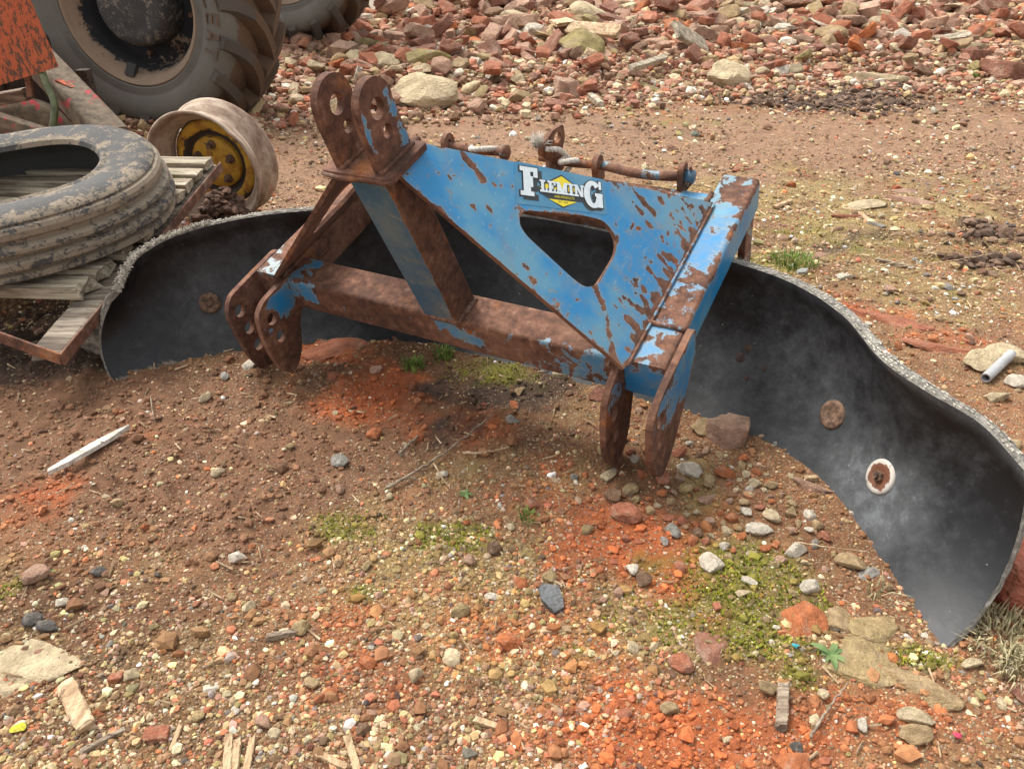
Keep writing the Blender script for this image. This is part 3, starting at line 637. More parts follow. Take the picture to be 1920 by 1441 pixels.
# stones one can tell apart in the near yard
SPEC = [  # u, v, width px, colour, kind, scale, label
    (1372, 822, 95, 'pinkish', 'brick', (1, 1.05, 1.3), 'pinkish block of stone wedged under the black blade'),
    (1318, 808, 50, 'buff', 'stone', (1, .8, .9), 'buff stone beside the block under the blade'),
    (1292, 885, 46, 'off-white', 'stone', (1, .9, .9), 'rounded whitish stone right of the front prongs'),
    (1420, 998, 40, 'off-white', 'pebble', (1, .8, .8), 'smooth white pebble on the gravel below the blade'),
    (1447, 975, 32, 'cream', 'pebble', (.8, 1, .8), 'upright cream pebble touching the smooth white one'),
    (638, 868, 30, 'grey', 'pebble', (1, 1, .9), 'grey round pebble left of the long twig'),
    (975, 1095, 32, 'orange red', 'stone', (1, 1, .8), 'orange-red brick nugget left of the slate chip'),
    (920, 1118, 24, 'off-white', 'stone', (1, .9, .8), 'small white stone left of the orange-red nugget'),
    (1500, 1165, 75, 'orange red', 'slab', (.9, 1.3, 1.4), 'orange-brown flat stone beside the moss'),
    (1580, 1165, 55, 'buff', 'slab', (1, 1.1, 1.2), 'buff flat stone sunk beside the orange-brown stone'),
    (1640, 1185, 85, 'ochre', 'slab', (1, 1.1, 1.3), 'yellow flat stone left of the blade tip'),
    (1625, 1240, 130, 'ochre', 'slab', (1, .9, .7), 'broad ochre slab flush with the ground by the weed'),
    (1715, 1285, 120, 'buff', 'slab', (1, .7, .9), 'buff slab with a ragged edge below the blade tip'),
    (62, 1252, 130, 'cream', 'slab', (1, 1.0, .8), 'large sandy flat stone at the left edge'),
    (20, 1290, 60, 'cream', 'slab', (1, 1, 1), 'pale flat stone beside the large sandy one'),
    (62, 1168, 34, 'dark grey', 'pebble', (1, 1, .9), 'dark stone left of its twin on the soil'),
    (90, 1180, 34, 'dark grey', 'pebble', (1, .8, .8), 'dark cracked stone right of its twin on the soil'),
    (185, 1070, 26, 'dark grey', 'pebble', (1, .8, .8), 'lone dark pebble on the brown soil'),
    (118, 1130, 26, 'off-white', 'stone', (1, .8, .8), 'white angular stone above the dark twin stones'),
    (247, 1270, 30, 'cream', 'stone', (.8, 1, .9), 'cream stone above the split wood chunk'),
    (220, 1275, 28, 'brick red', 'brick', (1, 1, 1), 'red brick cube beside the cream stone'),
    (295, 1380, 46, 'brick red', 'brick', (1, 1, 1), 'red brick lump among splinters at the lower left'),
    (400, 1290, 36, 'off-white', 'slab', (1, .7, 1.4), 'white shell-like flake of stone in the gravel'),
    (445, 1050, 30, 'off-white', 'stone', (1, .9, .9), 'white stone with a grey splinter beside it'),
    (685, 1245, 34, 'orange red', 'brick', (1, 1, 1.2), 'orange-red brick lump in the lower middle gravel'),
    (712, 1225, 24, 'cream', 'stone', (.8, 1, 1), 'cream stone right behind the orange-red lump'),
    (1340, 1215, 70, 'dusky red', 'slab', (.8, 1.2, 1), 'dusky red slab lying in the moss'),
    (1490, 1405, 24, 'dark grey', 'stone', (.9, 1, 1), 'black stone at the bottom edge below the stake'),
    (1715, 1355, 50, 'cream', 'stone', (1, .8, .9), 'cream stone at the lower right of the yard'),
    (1705, 1385, 56, 'buff', 'stone', (1, .7, .8), 'buff stone right below the cream one'),
    (1480, 1440, 70, 'orange red', 'brick', (1, 1, .7), 'orange-red brick corner cut by the bottom edge'),
    (1912, 1300, 44, 'dusky red', 'stone', (1, 1, .8), 'dusky red stone at the right edge'),
    (1822, 1250, 36, 'cream', 'stone', (1, .6, .8), 'pale narrow stone below the dry grass'),
    (1390, 1117, 26, 'cream', 'stone', (1, .9, .8), 'pale lump in the middle of the moss'),
    (1595, 1060, 44, 'buff', 'stone', (1, .8, 1), 'buff angular stone touching the lower blade edge'),
    (1625, 1075, 36, 'grey', 'slab', (1, .8, 1.6), 'blue-grey slate flake next to the blade'),
    (1330, 938, 40, 'pinkish', 'slab', (1, .6, 1.5), 'long pinkish stone in the gravel before the blade'),
    (1520, 915, 60, 'pinkish', 'slab', (1, .6, 1.4), 'pinkish flat stone under the lower blade edge'),
    (1405, 1095, 24, 'off-white', 'pebble', (1, .8, .8), 'small white pebble at the top of the moss'),
    (620, 655, 90, 'brick red', 'slab', (1.1, .7, .9), 'flat red brick face half buried behind the left prongs'),
    (628, 708, 30, 'brick red', 'brick', (1, 1, 1), 'red brick chip in the crumbled brick by the left prongs'),
    (1120, 745, 40, 'dusky red', 'stone', (1, .8, .8), 'dusky red stone under the lower beam'),
    (1660, 602, 120, 'brick red', 'slab', (1, .5, .5), 'long red brick face flush with the ground behind the blade'),
    (1770, 660, 120, 'brick red', 'slab', (1, .35, .5), 'second red brick face flush with the ground nearer the pipe'),
    (1700, 384, 66, 'pinkish', 'slab', (1, .6, .8), 'pink brick face in the gravel right of the arm'),
    (1610, 392, 66, 'cream', 'slab', (1, .6, .8), 'cream flat stone left of the pink brick face'),
    (1590, 412, 60, 'brick red', 'slab', (1, .5, .8), 'red brick face below the cream flat stone'),
    (1690, 365, 40, 'pinkish', 'slab', (1, .5, .8), 'small pink chip behind the pink brick face'),
    (1395, 326, 40, 'brick red', 'slab', (1, .4, .9), 'thin red brick chip behind the right arm'),
    (1640, 432, 26, 'grey', 'slab', (1, .7, 1.4), 'grey slate chip in the gravel behind the blade'),
    (1830, 690, 62, 'cream', 'stone', (1, .9, .8), 'large cream stone left of the grey pipe'),
    (1890, 680, 70, 'cream', 'stone', (1, .8, .8), 'large cream stone behind the grey pipe'),
    (1895, 725, 38, 'off-white', 'stone', (1, .8, .9), 'white stone right of the grey pipe'),
    (1865, 750, 40, 'cream', 'stone', (1, .8, .9), 'cream stone in front of the grey pipe'),
    (1580, 525, 30, 'off-white', 'stone', (1, .9, .8), 'white stone behind the middle of the blade'),
    (1535, 490, 30, 'pinkish', 'stone', (1, .9, .9), 'pinkish stone near the green tuft behind the blade'),
    (1770, 545, 28, 'grey', 'stone', (1, .8, .8), 'grey stone in the gravel far right of the blade'),
    (1670, 548, 26, 'pinkish', 'stone', (.8, 1, .9), 'pinkish stone between the blade and the grey stone')]
for u, v, wpx, col, kind, sc, lab in SPEC:
    P = at(u, v); name = {'brick': 'brick_fragment', 'stone': 'stone', 'pebble': 'pebble', 'slab': 'flat_stone'}[kind]
    sk = .49 if kind == 'slab' else .22
    tag(place_rock(name, kind, (P[0], P[1]), px_size(u, v, wpx)*.5*1.22, col, rot=random.uniform(-.5, .5), tilt=.06, sink=sk, fine=kind != 'pebble', scl=sc, jit=.03), lab, 'brick' if kind == 'brick' else 'stone')

def near_stones():
    """the larger loose stones of the near yard, each an object of its own"""
    taken = [(at(s[0], s[1])[:2], px_size(s[0], s[1], s[2])*.55) for s in SPEC]
    n = 0; tries = 0
    while n < 300 and tries < 6000:
        tries += 1
        x, y = wedge(1, .72, 3.6, 2.0, .98); x, y = float(x[0]), float(y[0]); big = 1.0
        if n % 3 == 0: q = at(random.gauss(1420, 130), random.gauss(925, 65)); x, y = float(q[0]), float(q[1]); big = 1.15
        if RNG.random() < .75*float(field(np.array([x]), np.array([y]), MUD)[0]): continue
        p = pix(np.array([x, y, 0.])); s = float(np.clip(big*.0118*math.exp(RNG.normal(0, .34))*(1+.15*(y-1)), .0075, .032))
        if big > 1 and (p[0] > 1300+(p[1]-780)*1.15 or p[1] < 800): continue
        if 1560 < p[0] < 1960 and 850 < p[1] < 1260 and p[0] > 1480+(p[1]-850)*.72: continue
        if any((x-c[0])**2+(y-c[1])**2 < (r+s)**2 for c, r in taken): continue
        taken.append(((x, y), s)); rd = float(field(np.array([x]), np.array([y]), RED)[0])
        col = random.choices(['cream', 'buff', 'off-white', 'orange red', 'brick red', 'pinkish', 'grey', 'ochre', 'brown'], [4, 3, 2.4, 1+5*rd, 1+3*rd, 1.6, .8, 1.2, 1])[0]
        brick = col in ('orange red', 'brick red')
        side = 'left' if p[0] < 640 else ('middle' if p[0] < 1280 else 'right')
        dist = 'in the near gravel' if p[1] > 1150 else ('in the gravel before the blade' if p[1] > 760 else 'on the ground around the scraper')
        sz = 'small' if s < .0115 else ('medium' if s < .017 else 'larger')
        o = place_rock('brick_chip' if brick else 'loose_stone', 'stone' if RNG.random() < .7 else ('brick' if brick else 'pebble'), (x, y), s, col, tilt=.3, sink=.2, jit=.1)
        tag(o, '%s %s %s %s, %s part' % (sz, col, 'brick chip' if brick else 'stone', dist, side), 'brick' if brick else 'stone', 'brick chips in the gravel' if brick else 'loose stones in the gravel'); n += 1
near_stones()

# ------------------------------------------------------------------ the yard scraper: its own frame (X across, Y to the rear, Z up)
SPOTS= [(0.102, 0.522, 0.017), (0.102, 0.505, 0.0204), (0.097, 0.475, 0.0136), (0.107, 0.445, 0.0068), (0.024, 0.449, 0.0102), (0.051, 0.423, 0.0102), (0.037, 0.522, 0.0085), (0.01, 0.293, 0.0153), (-0.001, 0.271, 0.0119), (0.407, 0.175, 0.0136), (0.402, 0.154, 0.0153), (0.406, 0.125, 0.0153), (0.376, 0.149, 0.0136), (0.364, 0.116, 0.0153), (0.457, 0.127, 0.0153), (0.549, 0.022, 0.0119), (0.464, 0.005, 0.0204), (0.421, 0.041, 0.0102), (0.409, 0.016, 0.0153), (0.335, 0.044, 0.0136), (0.342, 0.02, 0.017), (0.316, 0.053, 0.0102), (0.259, 0.06, 0.0119), (0.298, 0.016, 0.0153), (0.261, 0.015, 0.0187), (0.206, 0.048, 0.0136), (0.205, 0.075, 0.0085), (0.212, 0.016, 0.0204), (0.182, 0.036, 0.0136), (0.165, 0.009, 0.0187), (0.153, 0.038, 0.0136), (0.148, 0.06, 0.0068), (0.108, 0.03, 0.017), (0.131, -0.0, 0.0153), (0.108, 0.047, 0.0119), (0.142, 0.083, 0.0068), (0.13, 0.085, 0.0051), (0.081, 0.007, 0.0153), (0.108, 0.09, 0.0068), (-0.028, 0.117, 0.0068), (0.007, 0.106, 0.0051), (0.134, 0.332, 0.0136), (0.022, 0.54, 0.0085)]
STREAK= [[0.105, 0.151], [0.092, 0.122], [0.065, 0.09], [0.03, 0.059], [-0.007, 0.022]]
SPOTS = [(a-.03, b, c) for a, b, c in SPOTS]; STREAK = [(a-.03, b) for a, b in STREAK]
WR = np.array([[0.877, 0.452, -0.1628], [-0.4803, 0.8343, -0.2706], [0.0135, 0.3155, 0.9488]])
u_, s_, v_ = np.linalg.svd(WR); WR = u_@v_
WT = np.array([-0.1857, 1.6411, 0.2922])
ROOT = np.array([-0.05, 1.75, 0.0])
toF = lambda P: (np.asarray(P, float)-WT)@WR
toW = lambda P: np.asarray(P, float)@WR.T+WT
OFF = tuple(-toF(ROOT))
scraper = empty('yard_scraper', ROOT, WR, 'rusty blue tractor yard scraper with a curved black rubber blade, standing on its link prongs', 'yard scraper')
A_, S_, L_ = .475, .10, .70
def part(mb, name, mat, smooth=False, label=None): return mb.build(name, mat, scraper, OFF, smooth, label=label)
g1 = lambda d, s: np.exp(-.5*(d/s)**2)
# arms
V, F = beam((A_+.05, 0, -.05), (A_+.05, L_, -.05), .098, .098, step=.012, r=.010)
top = sstep(-.02, -.004, V[:, 2]); ed = np.exp(-np.hypot(V[:, 0]-.573, V[:, 2])/.012)
ru = .14+.24*top+.55*ed+.16*g1(V[:, 1]-.22, .12)*top-.20*g1(V[:, 1]-.45, .10)*top+.25*g1(V[:, 1]-.62, .05)*top-.1*sstep(.56, .575, V[:, 0])
part(MB().add(V, F, ru), 'arm', M['paint'], label='right arm, bright blue paint with brown rust patches')
V, F = beam((-A_-.05, 0, -.05), (-A_-.05, L_, -.05), .098, .098, step=.02, r=.010)
ru = .88+.0*V[:, 0]-.5*g1(V[:, 1]-.03, .05)*sstep(-.02, 0, V[:, 2])
part(MB().add(V, F, ru), 'arm', M['paint_dull'], label='left arm, almost wholly rusted brown')
# cross-beams
V, F = beam((-A_+.001, .043, -.05), (A_-.001, .043, -.05), .098, .098, step=.012, r=.009)
fr = sstep(.02, -.004, V[:, 1]); ru = .80-.62*np.exp(-(((V[:, 0]+.42)/.055)**2+((V[:, 2]+.03)/.04)**2))
pa = sstep(.10, -.04, V[:, 0])*sstep(-.12, -.05, V[:, 0]); lo = -.015-.30*(V[:, 0]+.05)
ru -= .60*np.exp(-((V[:, 0]-.05)/.09)**2)*np.exp(-((V[:, 2]-(-.025-.30*(V[:, 0]-.02)))/.022)**2)
ru -= .33*np.exp(-((V[:, 0]-.42)/.07)**2)*fr; ru -= .22*np.exp(-((V[:, 0]-.28)/.10)**2)*fr
part(MB().add(V, F, ru), 'front_crossbeam', M['paint'], label='front cross-beam, rust brown with a few blue patches')
V, F = beam((-A_+.001, .57, -.052), (A_-.001, .57, -.052), .098, .096, step=.03, r=.009)
ru = .72-.55*np.exp(-((V[:, 0]-.43)/.05)**2); part(MB().add(V, F, ru), 'rear_crossbeam', M['paint'])
# post, base plate, mast plates
V, F = beam((.027, .033, -.004), (.027, -.052, .444), .094, .088, up=(0, -1, 0), step=.012, r=.007)
side = sstep(.066, .073, V[:, 0]); ru = .10+.72*side+.25*np.exp(-np.abs(V[:, 0]-.073)/.005)+.22*sstep(.12, .0, V[:, 2])*sstep(-.01, .05, V[:, 0])
part(MB().add(V, F, ru), 'centre_post', M['paint_dull'], label='slanting centre post, worn dull blue in front and rust brown on its side')
V, F, a = plate(round_poly([(-.05, -.12), (.108, -.12), (.108, .012), (-.05, .012)], .008), [], .014, (0, 0, .452), (1, 0, 0), (0, 1, 0), rustfn=lambda x, y: .78+0*x)
part(MB().add(V, F, a), 'mast_base_plate', M['paint_dull'])
mp = [(-.106, .459), (-.114, .545)]+[(-.065+.049*math.cos(q), .570+.049*math.sin(q)) for q in np.linspace(math.pi*1.02, -.15, 16)]+[(-.008, .50), (-.002, .459)]
for X, bl in ((-.016, .14), (.074, .50)):
    V, F, a = plate(mp, [circle((-.064, .565), .0195), circle((-.055, .517), .0135)], .016, (X, 0, 0), (0, 1, 0), (0, 0, 1), grid=.007,
                    rustfn=lambda y, z: .84-bl*1.7*np.exp(-((y+.0)/.030)**2)-.3*np.exp(-((y+.118)/.012)**2)*sstep(.58, .54, z)-bl*1.3*np.exp(-((y+.11)/.012)**2))
    part(MB().add(V, F, a), 'mast_plate', M['paint'])
wb = [(-.048, .458), (.10, .458)]
part(MB().add(*tube([(-.05, -.118, .452), (-.01, -.121, .449), (.05, -.119, .451), (.108, -.119, .452)], .006, 6), .9).add(*tube([(-.016+.010, y, .461) for y in np.linspace(-.11, 0, 9)], .005+.0015*RNG.random(9), 6), .9).add(*tube([(.074+.010, y, .461) for y in np.linspace(-.11, 0, 9)], .005+.0015*RNG.random(9), 6), .9), 'weld_bead', M['rust'], True)
# gusset plates
WIN = round_poly([(x-.03, y) for x, y in [(.079, .357), (.1, .368), (.121, .363), (.239, .248), (.264, .215), (.264, .183), (.248, .160), (.215, .149), (.113, .149), (.086, .166), (.078, .2), (.071, .331)]], .012, 4)
GP_ = [(-.030, .0), (.570, .0), (.016, .606), (-.078, .606)]
def gus_rust(y, w_):
    r = .03+.16*np.exp(-w_/.07)*sstep(.6, .15, np.abs(y-.25)) + .10*np.exp(-w_/.18)
    wob = (fbm(y*60, w_*60, 77, 3)-.5)*.014
    for cy, cw, rr in SPOTS:
        d = np.hypot((y-cy)/.74, (w_-cw)/1.35); d2 = np.abs((y-cy)*.62+(w_-cw)*.78)
        r = r+.78*sstep(rr*1.05, rr*.35, d+wob)
    r = r+.70*sstep(.60, .72, fbm(y*95, w_*42, 501, 3))*np.exp(-w_/.10)*sstep(.02, .12, y)+.5*sstep(.70, .80, fbm(y*60, w_*60, 502, 3))
    for i in range(len(STREAK)-1):
        a = np.array(STREAK[i]); b = np.array(STREAK[i+1]); ab = b-a; P = np.stack([y, w_], 1)
        t = np.clip(((P-a)@ab)/(ab@ab), 0, 1); d = np.linalg.norm(P-(a+t[:, None]*ab), axis=1); r = np.maximum(r, .62*sstep(.016, .004, d+wob*.7))
    r = r+.28*np.exp(-np.abs(w_-.600)/.02)
    return r
ex, ey = np.array([0, 1., 0]), np.array([-.41, 0, .45]); ey /= np.linalg.norm(ey)
V, F, a = plate(GP_, [WIN], .010, (.49, 0, .001), ex, ey, grid=.006, rustfn=gus_rust, edge_rust=.45)
gus = part(MB().add(V, F, a), 'gusset_plate', M['paint'], label='right gusset plate, bright blue with a rounded three-cornered window and a worn sticker')
ex2, ey2 = np.array([0, 1., 0]), np.array([.46, 0, .45]); l2 = np.linalg.norm(ey2); k2 = l2/.6088; ey2 = ey2/l2
V, F, a = plate([(p[0], p[1]*k2) for p in GP_], [[(p[0], p[1]*k2) for p in WIN]], .010, (-.488, 0, .001), ex2, ey2, grid=.012, rustfn=lambda y, w_: .86+0*y)
part(MB().add(V, F, a), 'gusset_plate', M['paint_dull'], label='left gusset plate seen nearly edge-on, rusted dark brown')
part(MB().add(*tube([(.497, y, .004) for y in np.linspace(-.02, .565, 40)], .0030+.0014*RNG.random(40), 6), .40+.35*RNG.random(240)).add(*tube([(.478+x, .118+.02*x, .002) for x in np.linspace(.012, .095, 12)], .0055+.0015*RNG.random(12), 6), .75), 'weld_bead', M['paint'], True)
def weld(p, q, r=.006, n=26, mat='rust', a=.9):
    p, q = np.array(p, float), np.array(q, float); t = np.linspace(0, 1, n)[:, None]; P = p+(q-p)*t+RNG.normal(0, r*.18, (n, 3)); part(MB().add(*tube(P, r*(.75+.5*RNG.random(n)), 7), a), 'weld_bead', M[mat], True)
weld((A_, -.005, -.001), (A_, .092, -.001)); weld((-A_, .0, -.001), (-A_, .092, -.001)); weld((A_-.001, -.004, -.004), (A_-.001, -.004, -.095)); weld((-.02, -.012, .002), (.074, -.012, .002), .006); weld((.075, -.01, .002), (.075, .075, .002), .006)
weld((-.49, -.02, .004), (-.482, .55, .004), .004, 40); weld((A_, .52, -.001), (A_, .62, -.001)); weld((.455, -.03, -.003), (.455, .06, -.003), .005)
# link brackets
LB1 = [(.11, -.004), (-.02, -.006), (-.105, -.008), (-.137, -.045), (-.143, -.14), (-.140, -.215), (-.124, -.268), (-.085, -.288), (-.045, -.25), (-.005, -.13), (.03, -.097), (.11, -.097)]
LB2 = [(.06, -.002), (-.03, .002), (-.10, .0), (-.136, -.022), (-.151, -.09), (-.153, -.16), (-.142, -.215), (-.120, -.243), (-.088, -.236), (-.055, -.205), (-.02, -.13), (.01, -.10), (.06, -.098)]
RB1 = [(.075, -.002), (.0, -.006), (-.085, -.045), (-.106, -.105), (-.117, -.19), (-.10, -.255), (-.073, -.292), (-.03, -.285), (.012, -.25), (.045, -.17), (.075, -.10)]
RB2 = [(.138, .004), (.02, .004), (-.08, .0), (-.132, -.026), (-.145, -.10), (-.132, -.18), (-.105, -.238), (-.075, -.258), (-.03, -.245), (.03, -.20), (.085, -.145), (.138, -.085)]
hl = lambda *c: [circle(p, .0175, 14) for p in c]
for X, poly, hs, fn, lab in ((-.584, LB1, hl((-.098, -.062), (-.098, -.124), (-.098, -.187)), lambda y, z: .82-.35*np.exp(-((y-.02)/.03)**2-((z+.03)/.03)**2), 'leftmost prong plate, rust brown with three pin holes'),
                             (-.467, LB2, hl((-.098, -.058), (-.098, -.120)), lambda y, z: .80-.78*np.exp(-((y+.05)/.06)**2-((z+.04)/.045)**2), 'second prong plate from the left, blue at the top and orange-brown below'),
                             (.467, RB1, hl((-.055, -.12), (-.06, -.19)), lambda y, z: .80-.30*np.exp(-((z+.06)/.05)**2), 'third prong plate from the left, rust brown'),
                             (.584, RB2, hl((-.088, -.06), (-.092, -.125), (-.09, -.185)), lambda y, z: .40+.55*sstep(-.10, -.17, z+.2*y)-.2*sstep(.0, .1, y), 'rightmost prong plate, blue above and rusted below')):
    V, F, a = plate(round_poly(poly, .03, 4), hs, .015, (X, 0, 0), (0, 1, 0), (0, 0, 1), grid=.009, rustfn=fn)
    part(MB().add(V, F, a), 'link_bracket', M['paint'], label=lab)
# rear legs that carry the blade
for X in (-.535, .535):
    part(MB().add(*beam((X-.022, .66, -.101), (X-.022, .66, -.40), .02, .07, up=(0, 1, 0), r=.003), .62).add(*beam((X+.022, .66, -.101), (X+.022, .66, -.40), .02, .07, up=(0, 1, 0), r=.003), .58), 'rear_leg', M['paint_dull'])
# storage pins, lugs and hook on the rear beam
def ring_plate(X, r, lx, hgt, th=.014, Y=.632, zc=.022, ru=.8, tilt=0):
    pts = [(-r, -.03), (r, -.03)]+[(r*math.cos(q), hgt-r+r*math.sin(q)) for q in np.linspace(0, math.pi, 12)]
    return plate(pts, [circle((0, hgt-r-.002), .010)], th, (X, Y, zc-.02), (0, 1, 0), (tilt, 0, 1), grid=.008, rustfn=lambda x, y: ru+0*x)
for X, r, hg, ru in ((-.325, .027, .062, .55), (.155, .026, .052, .85), (.392, .024, .060, .85)):
    V, F, a = ring_plate(X, r, 0, hg, ru=ru); part(MB().add(V, F, a), 'pin_lug', M['paint_dull'])
def rod(x0, x1, Y=.632, z=.027, r=.0115, sag=.006):
    xs = np.linspace(x0, x1, 14); t = np.linspace(0, 1, 14); return tube([(x, Y, z-sag*math.sin(math.pi*k)) for x, k in zip(xs, t)], r, 10)
p = rod(-.335, -.135); part(MB().add(*p, .9).add(*tube([(-.140, .632, .027), (-.124, .632, .027)], .021, 16), .65), 'storage_pin', M['paint_dull'], True, 'left storage pin with a round flat end')
p = rod(-.02, .168); q = rod(.172, .405, r=.013, sag=.012)
part(MB().add(*p, .95).add(*q, .56).add(*tube([(.40, .632, .027), (.424, .632, .027)], .017, 6), .3), 'storage_pin', M['paint_dull'], True, 'right storage pin, worn teal blue')
part(MB().add(*tube([(.412, .632, .055), (.416, .640, .035), (.415, .636, .005), (.409, .625, -.002), (.404, .622, .02)], .0045, 6), .6), 'lynch_pin', M['rust'], True)
hk = [(.0, -.028), (.050, -.028), (.046, .012), (.062, .040), (.062, .072), (.03, .075), (-.012, .055), (-.016, .040), (.004, .022), (.004, .0)]
hk = [(a_*1.35, b_*1.3) for a_, b_ in hk]
V, F, a = plate(round_poly(hk, .012, 4), [circle((.054, .068), .015)], .012, (.012, .605, .012), (.25, .97, 0), (0, 0, 1), grid=.006, rustfn=lambda x, y: .95+0*x)
part(MB().add(V, F, a), 'hook_plate', M['rust'])

# sticker: film, shadow, lettering
PN = np.cross(ex, ey); PN = PN if toW(PN)[1]-toW(0*PN)[1] < 0 or True else PN
if (toW(PN)-toW(np.zeros(3)))@(np.array([0, 0, CAM_H])-toW(np.array([.3, .2, .2]))) < 0: PN = -PN
LO = np.array([.108, .392]); LB_ = np.array([.157, -.157])/3.02; LU = np.array([.056, .039])
def lg(pts, lift):
    pts = np.asarray(pts, float); q = LO+pts[:, :1]*LB_+pts[:, 1:]*LU
    return np.array([.49, 0, .001])+q[:, :1]*ex+q[:, 1:]*ey+PN*(.0052+lift)
def rects(rs, grow=0.0, dx=0, dy=0): return [[(a-grow+dx, b-grow+dy), (c+grow+dx, b-grow+dy), (c+grow+dx, d+grow+dy), (a-grow+dx, d+grow+dy)] for a, b, c, d in rs]
def slab_letter(ch, x, y, w_, h_, st):
    sf = st*.62; e = st*.45
    R_ = lambda *a: [(x+a[0], y+a[1]), (x+a[2], y+a[1]), (x+a[2], y+a[3]), (x+a[0], y+a[3])]
    o = []
    if ch in 'FEL':
        o += [R_(e, 0, e+st, h_), R_(0, 0, 2*e+st, sf), R_(0, h_-sf, 2*e+st, h_)]
        if ch in 'FE': o += [R_(0, h_-sf, w_, h_), R_(w_-sf, h_-sf-st*.75, w_, h_), R_(e, h_*.5-sf*.45, w_*.72, h_*.5+sf*.45), R_(w_*.72-sf*.6, h_*.5-st*.75, w_*.72, h_*.5+st*.75)]
        if ch in 'EL': o += [R_(0, 0, w_, sf), R_(w_-sf, 0, w_, sf+st*.75)]
    if ch == 'I': o += [R_(w_/2-st/2, 0, w_/2+st/2, h_), R_(0, 0, w_, sf), R_(0, h_-sf, w_, h_)]
    if ch in 'MN':
        o += [R_(e, 0, e+st*.8, h_), R_(w_-e-st*.8, 0, w_-e, h_), R_(0, 0, 2*e+st*.8, sf), R_(0, h_-sf, 2*e, h_), R_(w_-2*e-st*.8*(ch == 'M'), 0, w_, sf) if ch == 'M' else R_(w_-e-st, 0, w_-e, sf), R_(w_-2*e-st*.4, h_-sf, w_, h_)]
        if ch == 'N': o += [[(x+e, y+h_), (x+w_-e-st, y), (x+w_-e, y), (x+e+st, y+h_)]]
        else: o += [[(x+e, y+h_), (x+w_/2-st*.5, y), (x+w_/2+st*.5, y), (x+e+st, y+h_)], [(x+w_-e, y+h_), (x+w_/2+st*.5, y), (x+w_/2-st*.5, y), (x+w_-e-st, y+h_)]]
    return o
def letter_G(x, y, w_, h_, st, grow=0.0):
    cx, cy, rx, ry = x+w_*.5, y+h_*.5, w_*.5+grow, h_*.5+grow; ix, iy = w_*.5-st-grow, h_*.5-st*.72-grow
    qs = np.radians(np.linspace(42, 335, 26)); o = []
    for a, b in zip(qs[:-1], qs[1:]): o.append([(cx+rx*math.cos(a), cy+ry*math.sin(a)), (cx+rx*math.cos(b), cy+ry*math.sin(b)), (cx+ix*math.cos(b), cy+iy*math.sin(b)), (cx+ix*math.cos(a), cy+iy*math.sin(a))])
    o += rects([(cx+w_*.10, cy-st*.28, cx+w_*.52, cy+st*.22), (cx+w_*.5-st, y+h_*.04, cx+w_*.5, cy), (cx+w_*.33, cy+h_*.20, cx+w_*.47, cy+h_*.5)], grow)
    return o
def big_letters(): return slab_letter('F', 0, 0, .62, 1.0, .25), letter_G(2.30, -.15, .72, 1.0, .24)
def small_letters():
    o = []; x = .68
    for ch, wd in zip('LEMIN', (.27, .29, .46, .19, .40)): o += slab_letter(ch, x, .20+.0*x, wd, .42, .105); x += wd+.008
    return o
def grow_poly(p, g_, dx=0, dy=0):
    p = np.array(p); c = p.mean(0); d = p-c; n = np.maximum(np.abs(d), 1e-6); return [tuple(c+v+np.sign(v)*g_+np.array([dx, dy])) for v in d]
def decal(name, polys, mat, lift):
    mb = MB()
    for i, p in enumerate(polys):
        v = lg(p, lift+i*2e-6); mb.add(v, [list(range(len(p)))])
    return mb.build(name, mat, gus, smooth=False)
decal('sticker_film', [round_poly([(-.17, -.30), (3.18, -.32), (3.14, .98), (-.14, 1.16)], .12)], M['decal_film'], .0004)
bF, bG = big_letters(); sl_ = small_letters()
dia = [(1.50, .92), (2.52, .30), (1.50, -.28), (.48, .30)]
decal('sticker_shadow', [dia]+[grow_poly(p, .045) for p in bF]+[grow_poly(p, .03, .13, -.10) for p in bF]+[[(q[0]-.085, q[1]-.075) for q in p] for p in letter_G(2.30, -.15, .72, 1.0, .24, .03)]+letter_G(2.30, -.15, .72, 1.0, .24, .04)+[grow_poly(p, .03, .02, -.03) for p in sl_]+[[(.50, .30), (2.45, .30), (2.25, .02), (.95, .02)]], M['decal_black'], .0008)
decal('sticker_diamond', [[(1.50, .855), (2.33, .36), (2.20, .34), (.72, .34), (.68, .37)], [(.98, -.005), (2.02, -.005), (1.50, -.225)]], M['decal_yellow'], .0013)
decal('sticker_shadow', [grow_poly(p, .028, .015, -.02) for p in sl_], M['decal_black'], .0017)
decal('sticker_lettering', bF+sl_+bG, M['decal_white'], .0022)
def small_text(txt, cx, cy, wd, ht, mat, lift):
    c = D.curves.new('sticker_small_text', 'FONT'); c.body = txt; c.align_x = 'CENTER'; c.size = 1.0; c.resolution_u = 2
    o = D.objects.new('sticker_small_text', c); C.objects.link(o); dg = bpy.context.evaluated_depsgraph_get(); me = D.meshes.new_from_object(o.evaluated_get(dg)); D.objects.remove(o)
    v = np.array([q.co[:2] for q in me.vertices]); lo, hi = v.min(0), v.max(0); v = (v-lo)/(hi-lo)
    v = np.stack([cx-wd/2+v[:, 0]*wd, cy+v[:, 1]*ht], 1); f = [list(p.vertices) for p in me.polygons]
    MB().add(lg(v, lift), f).build('sticker_small_text', mat, gus)
small_text('AGRI-PRODUCTS', 1.55, .055, .74, .085, M['decal_yellow'], .0024)
small_text('EST 1860', 1.50, -.10, .34, .06, M['decal_black'], .0024)

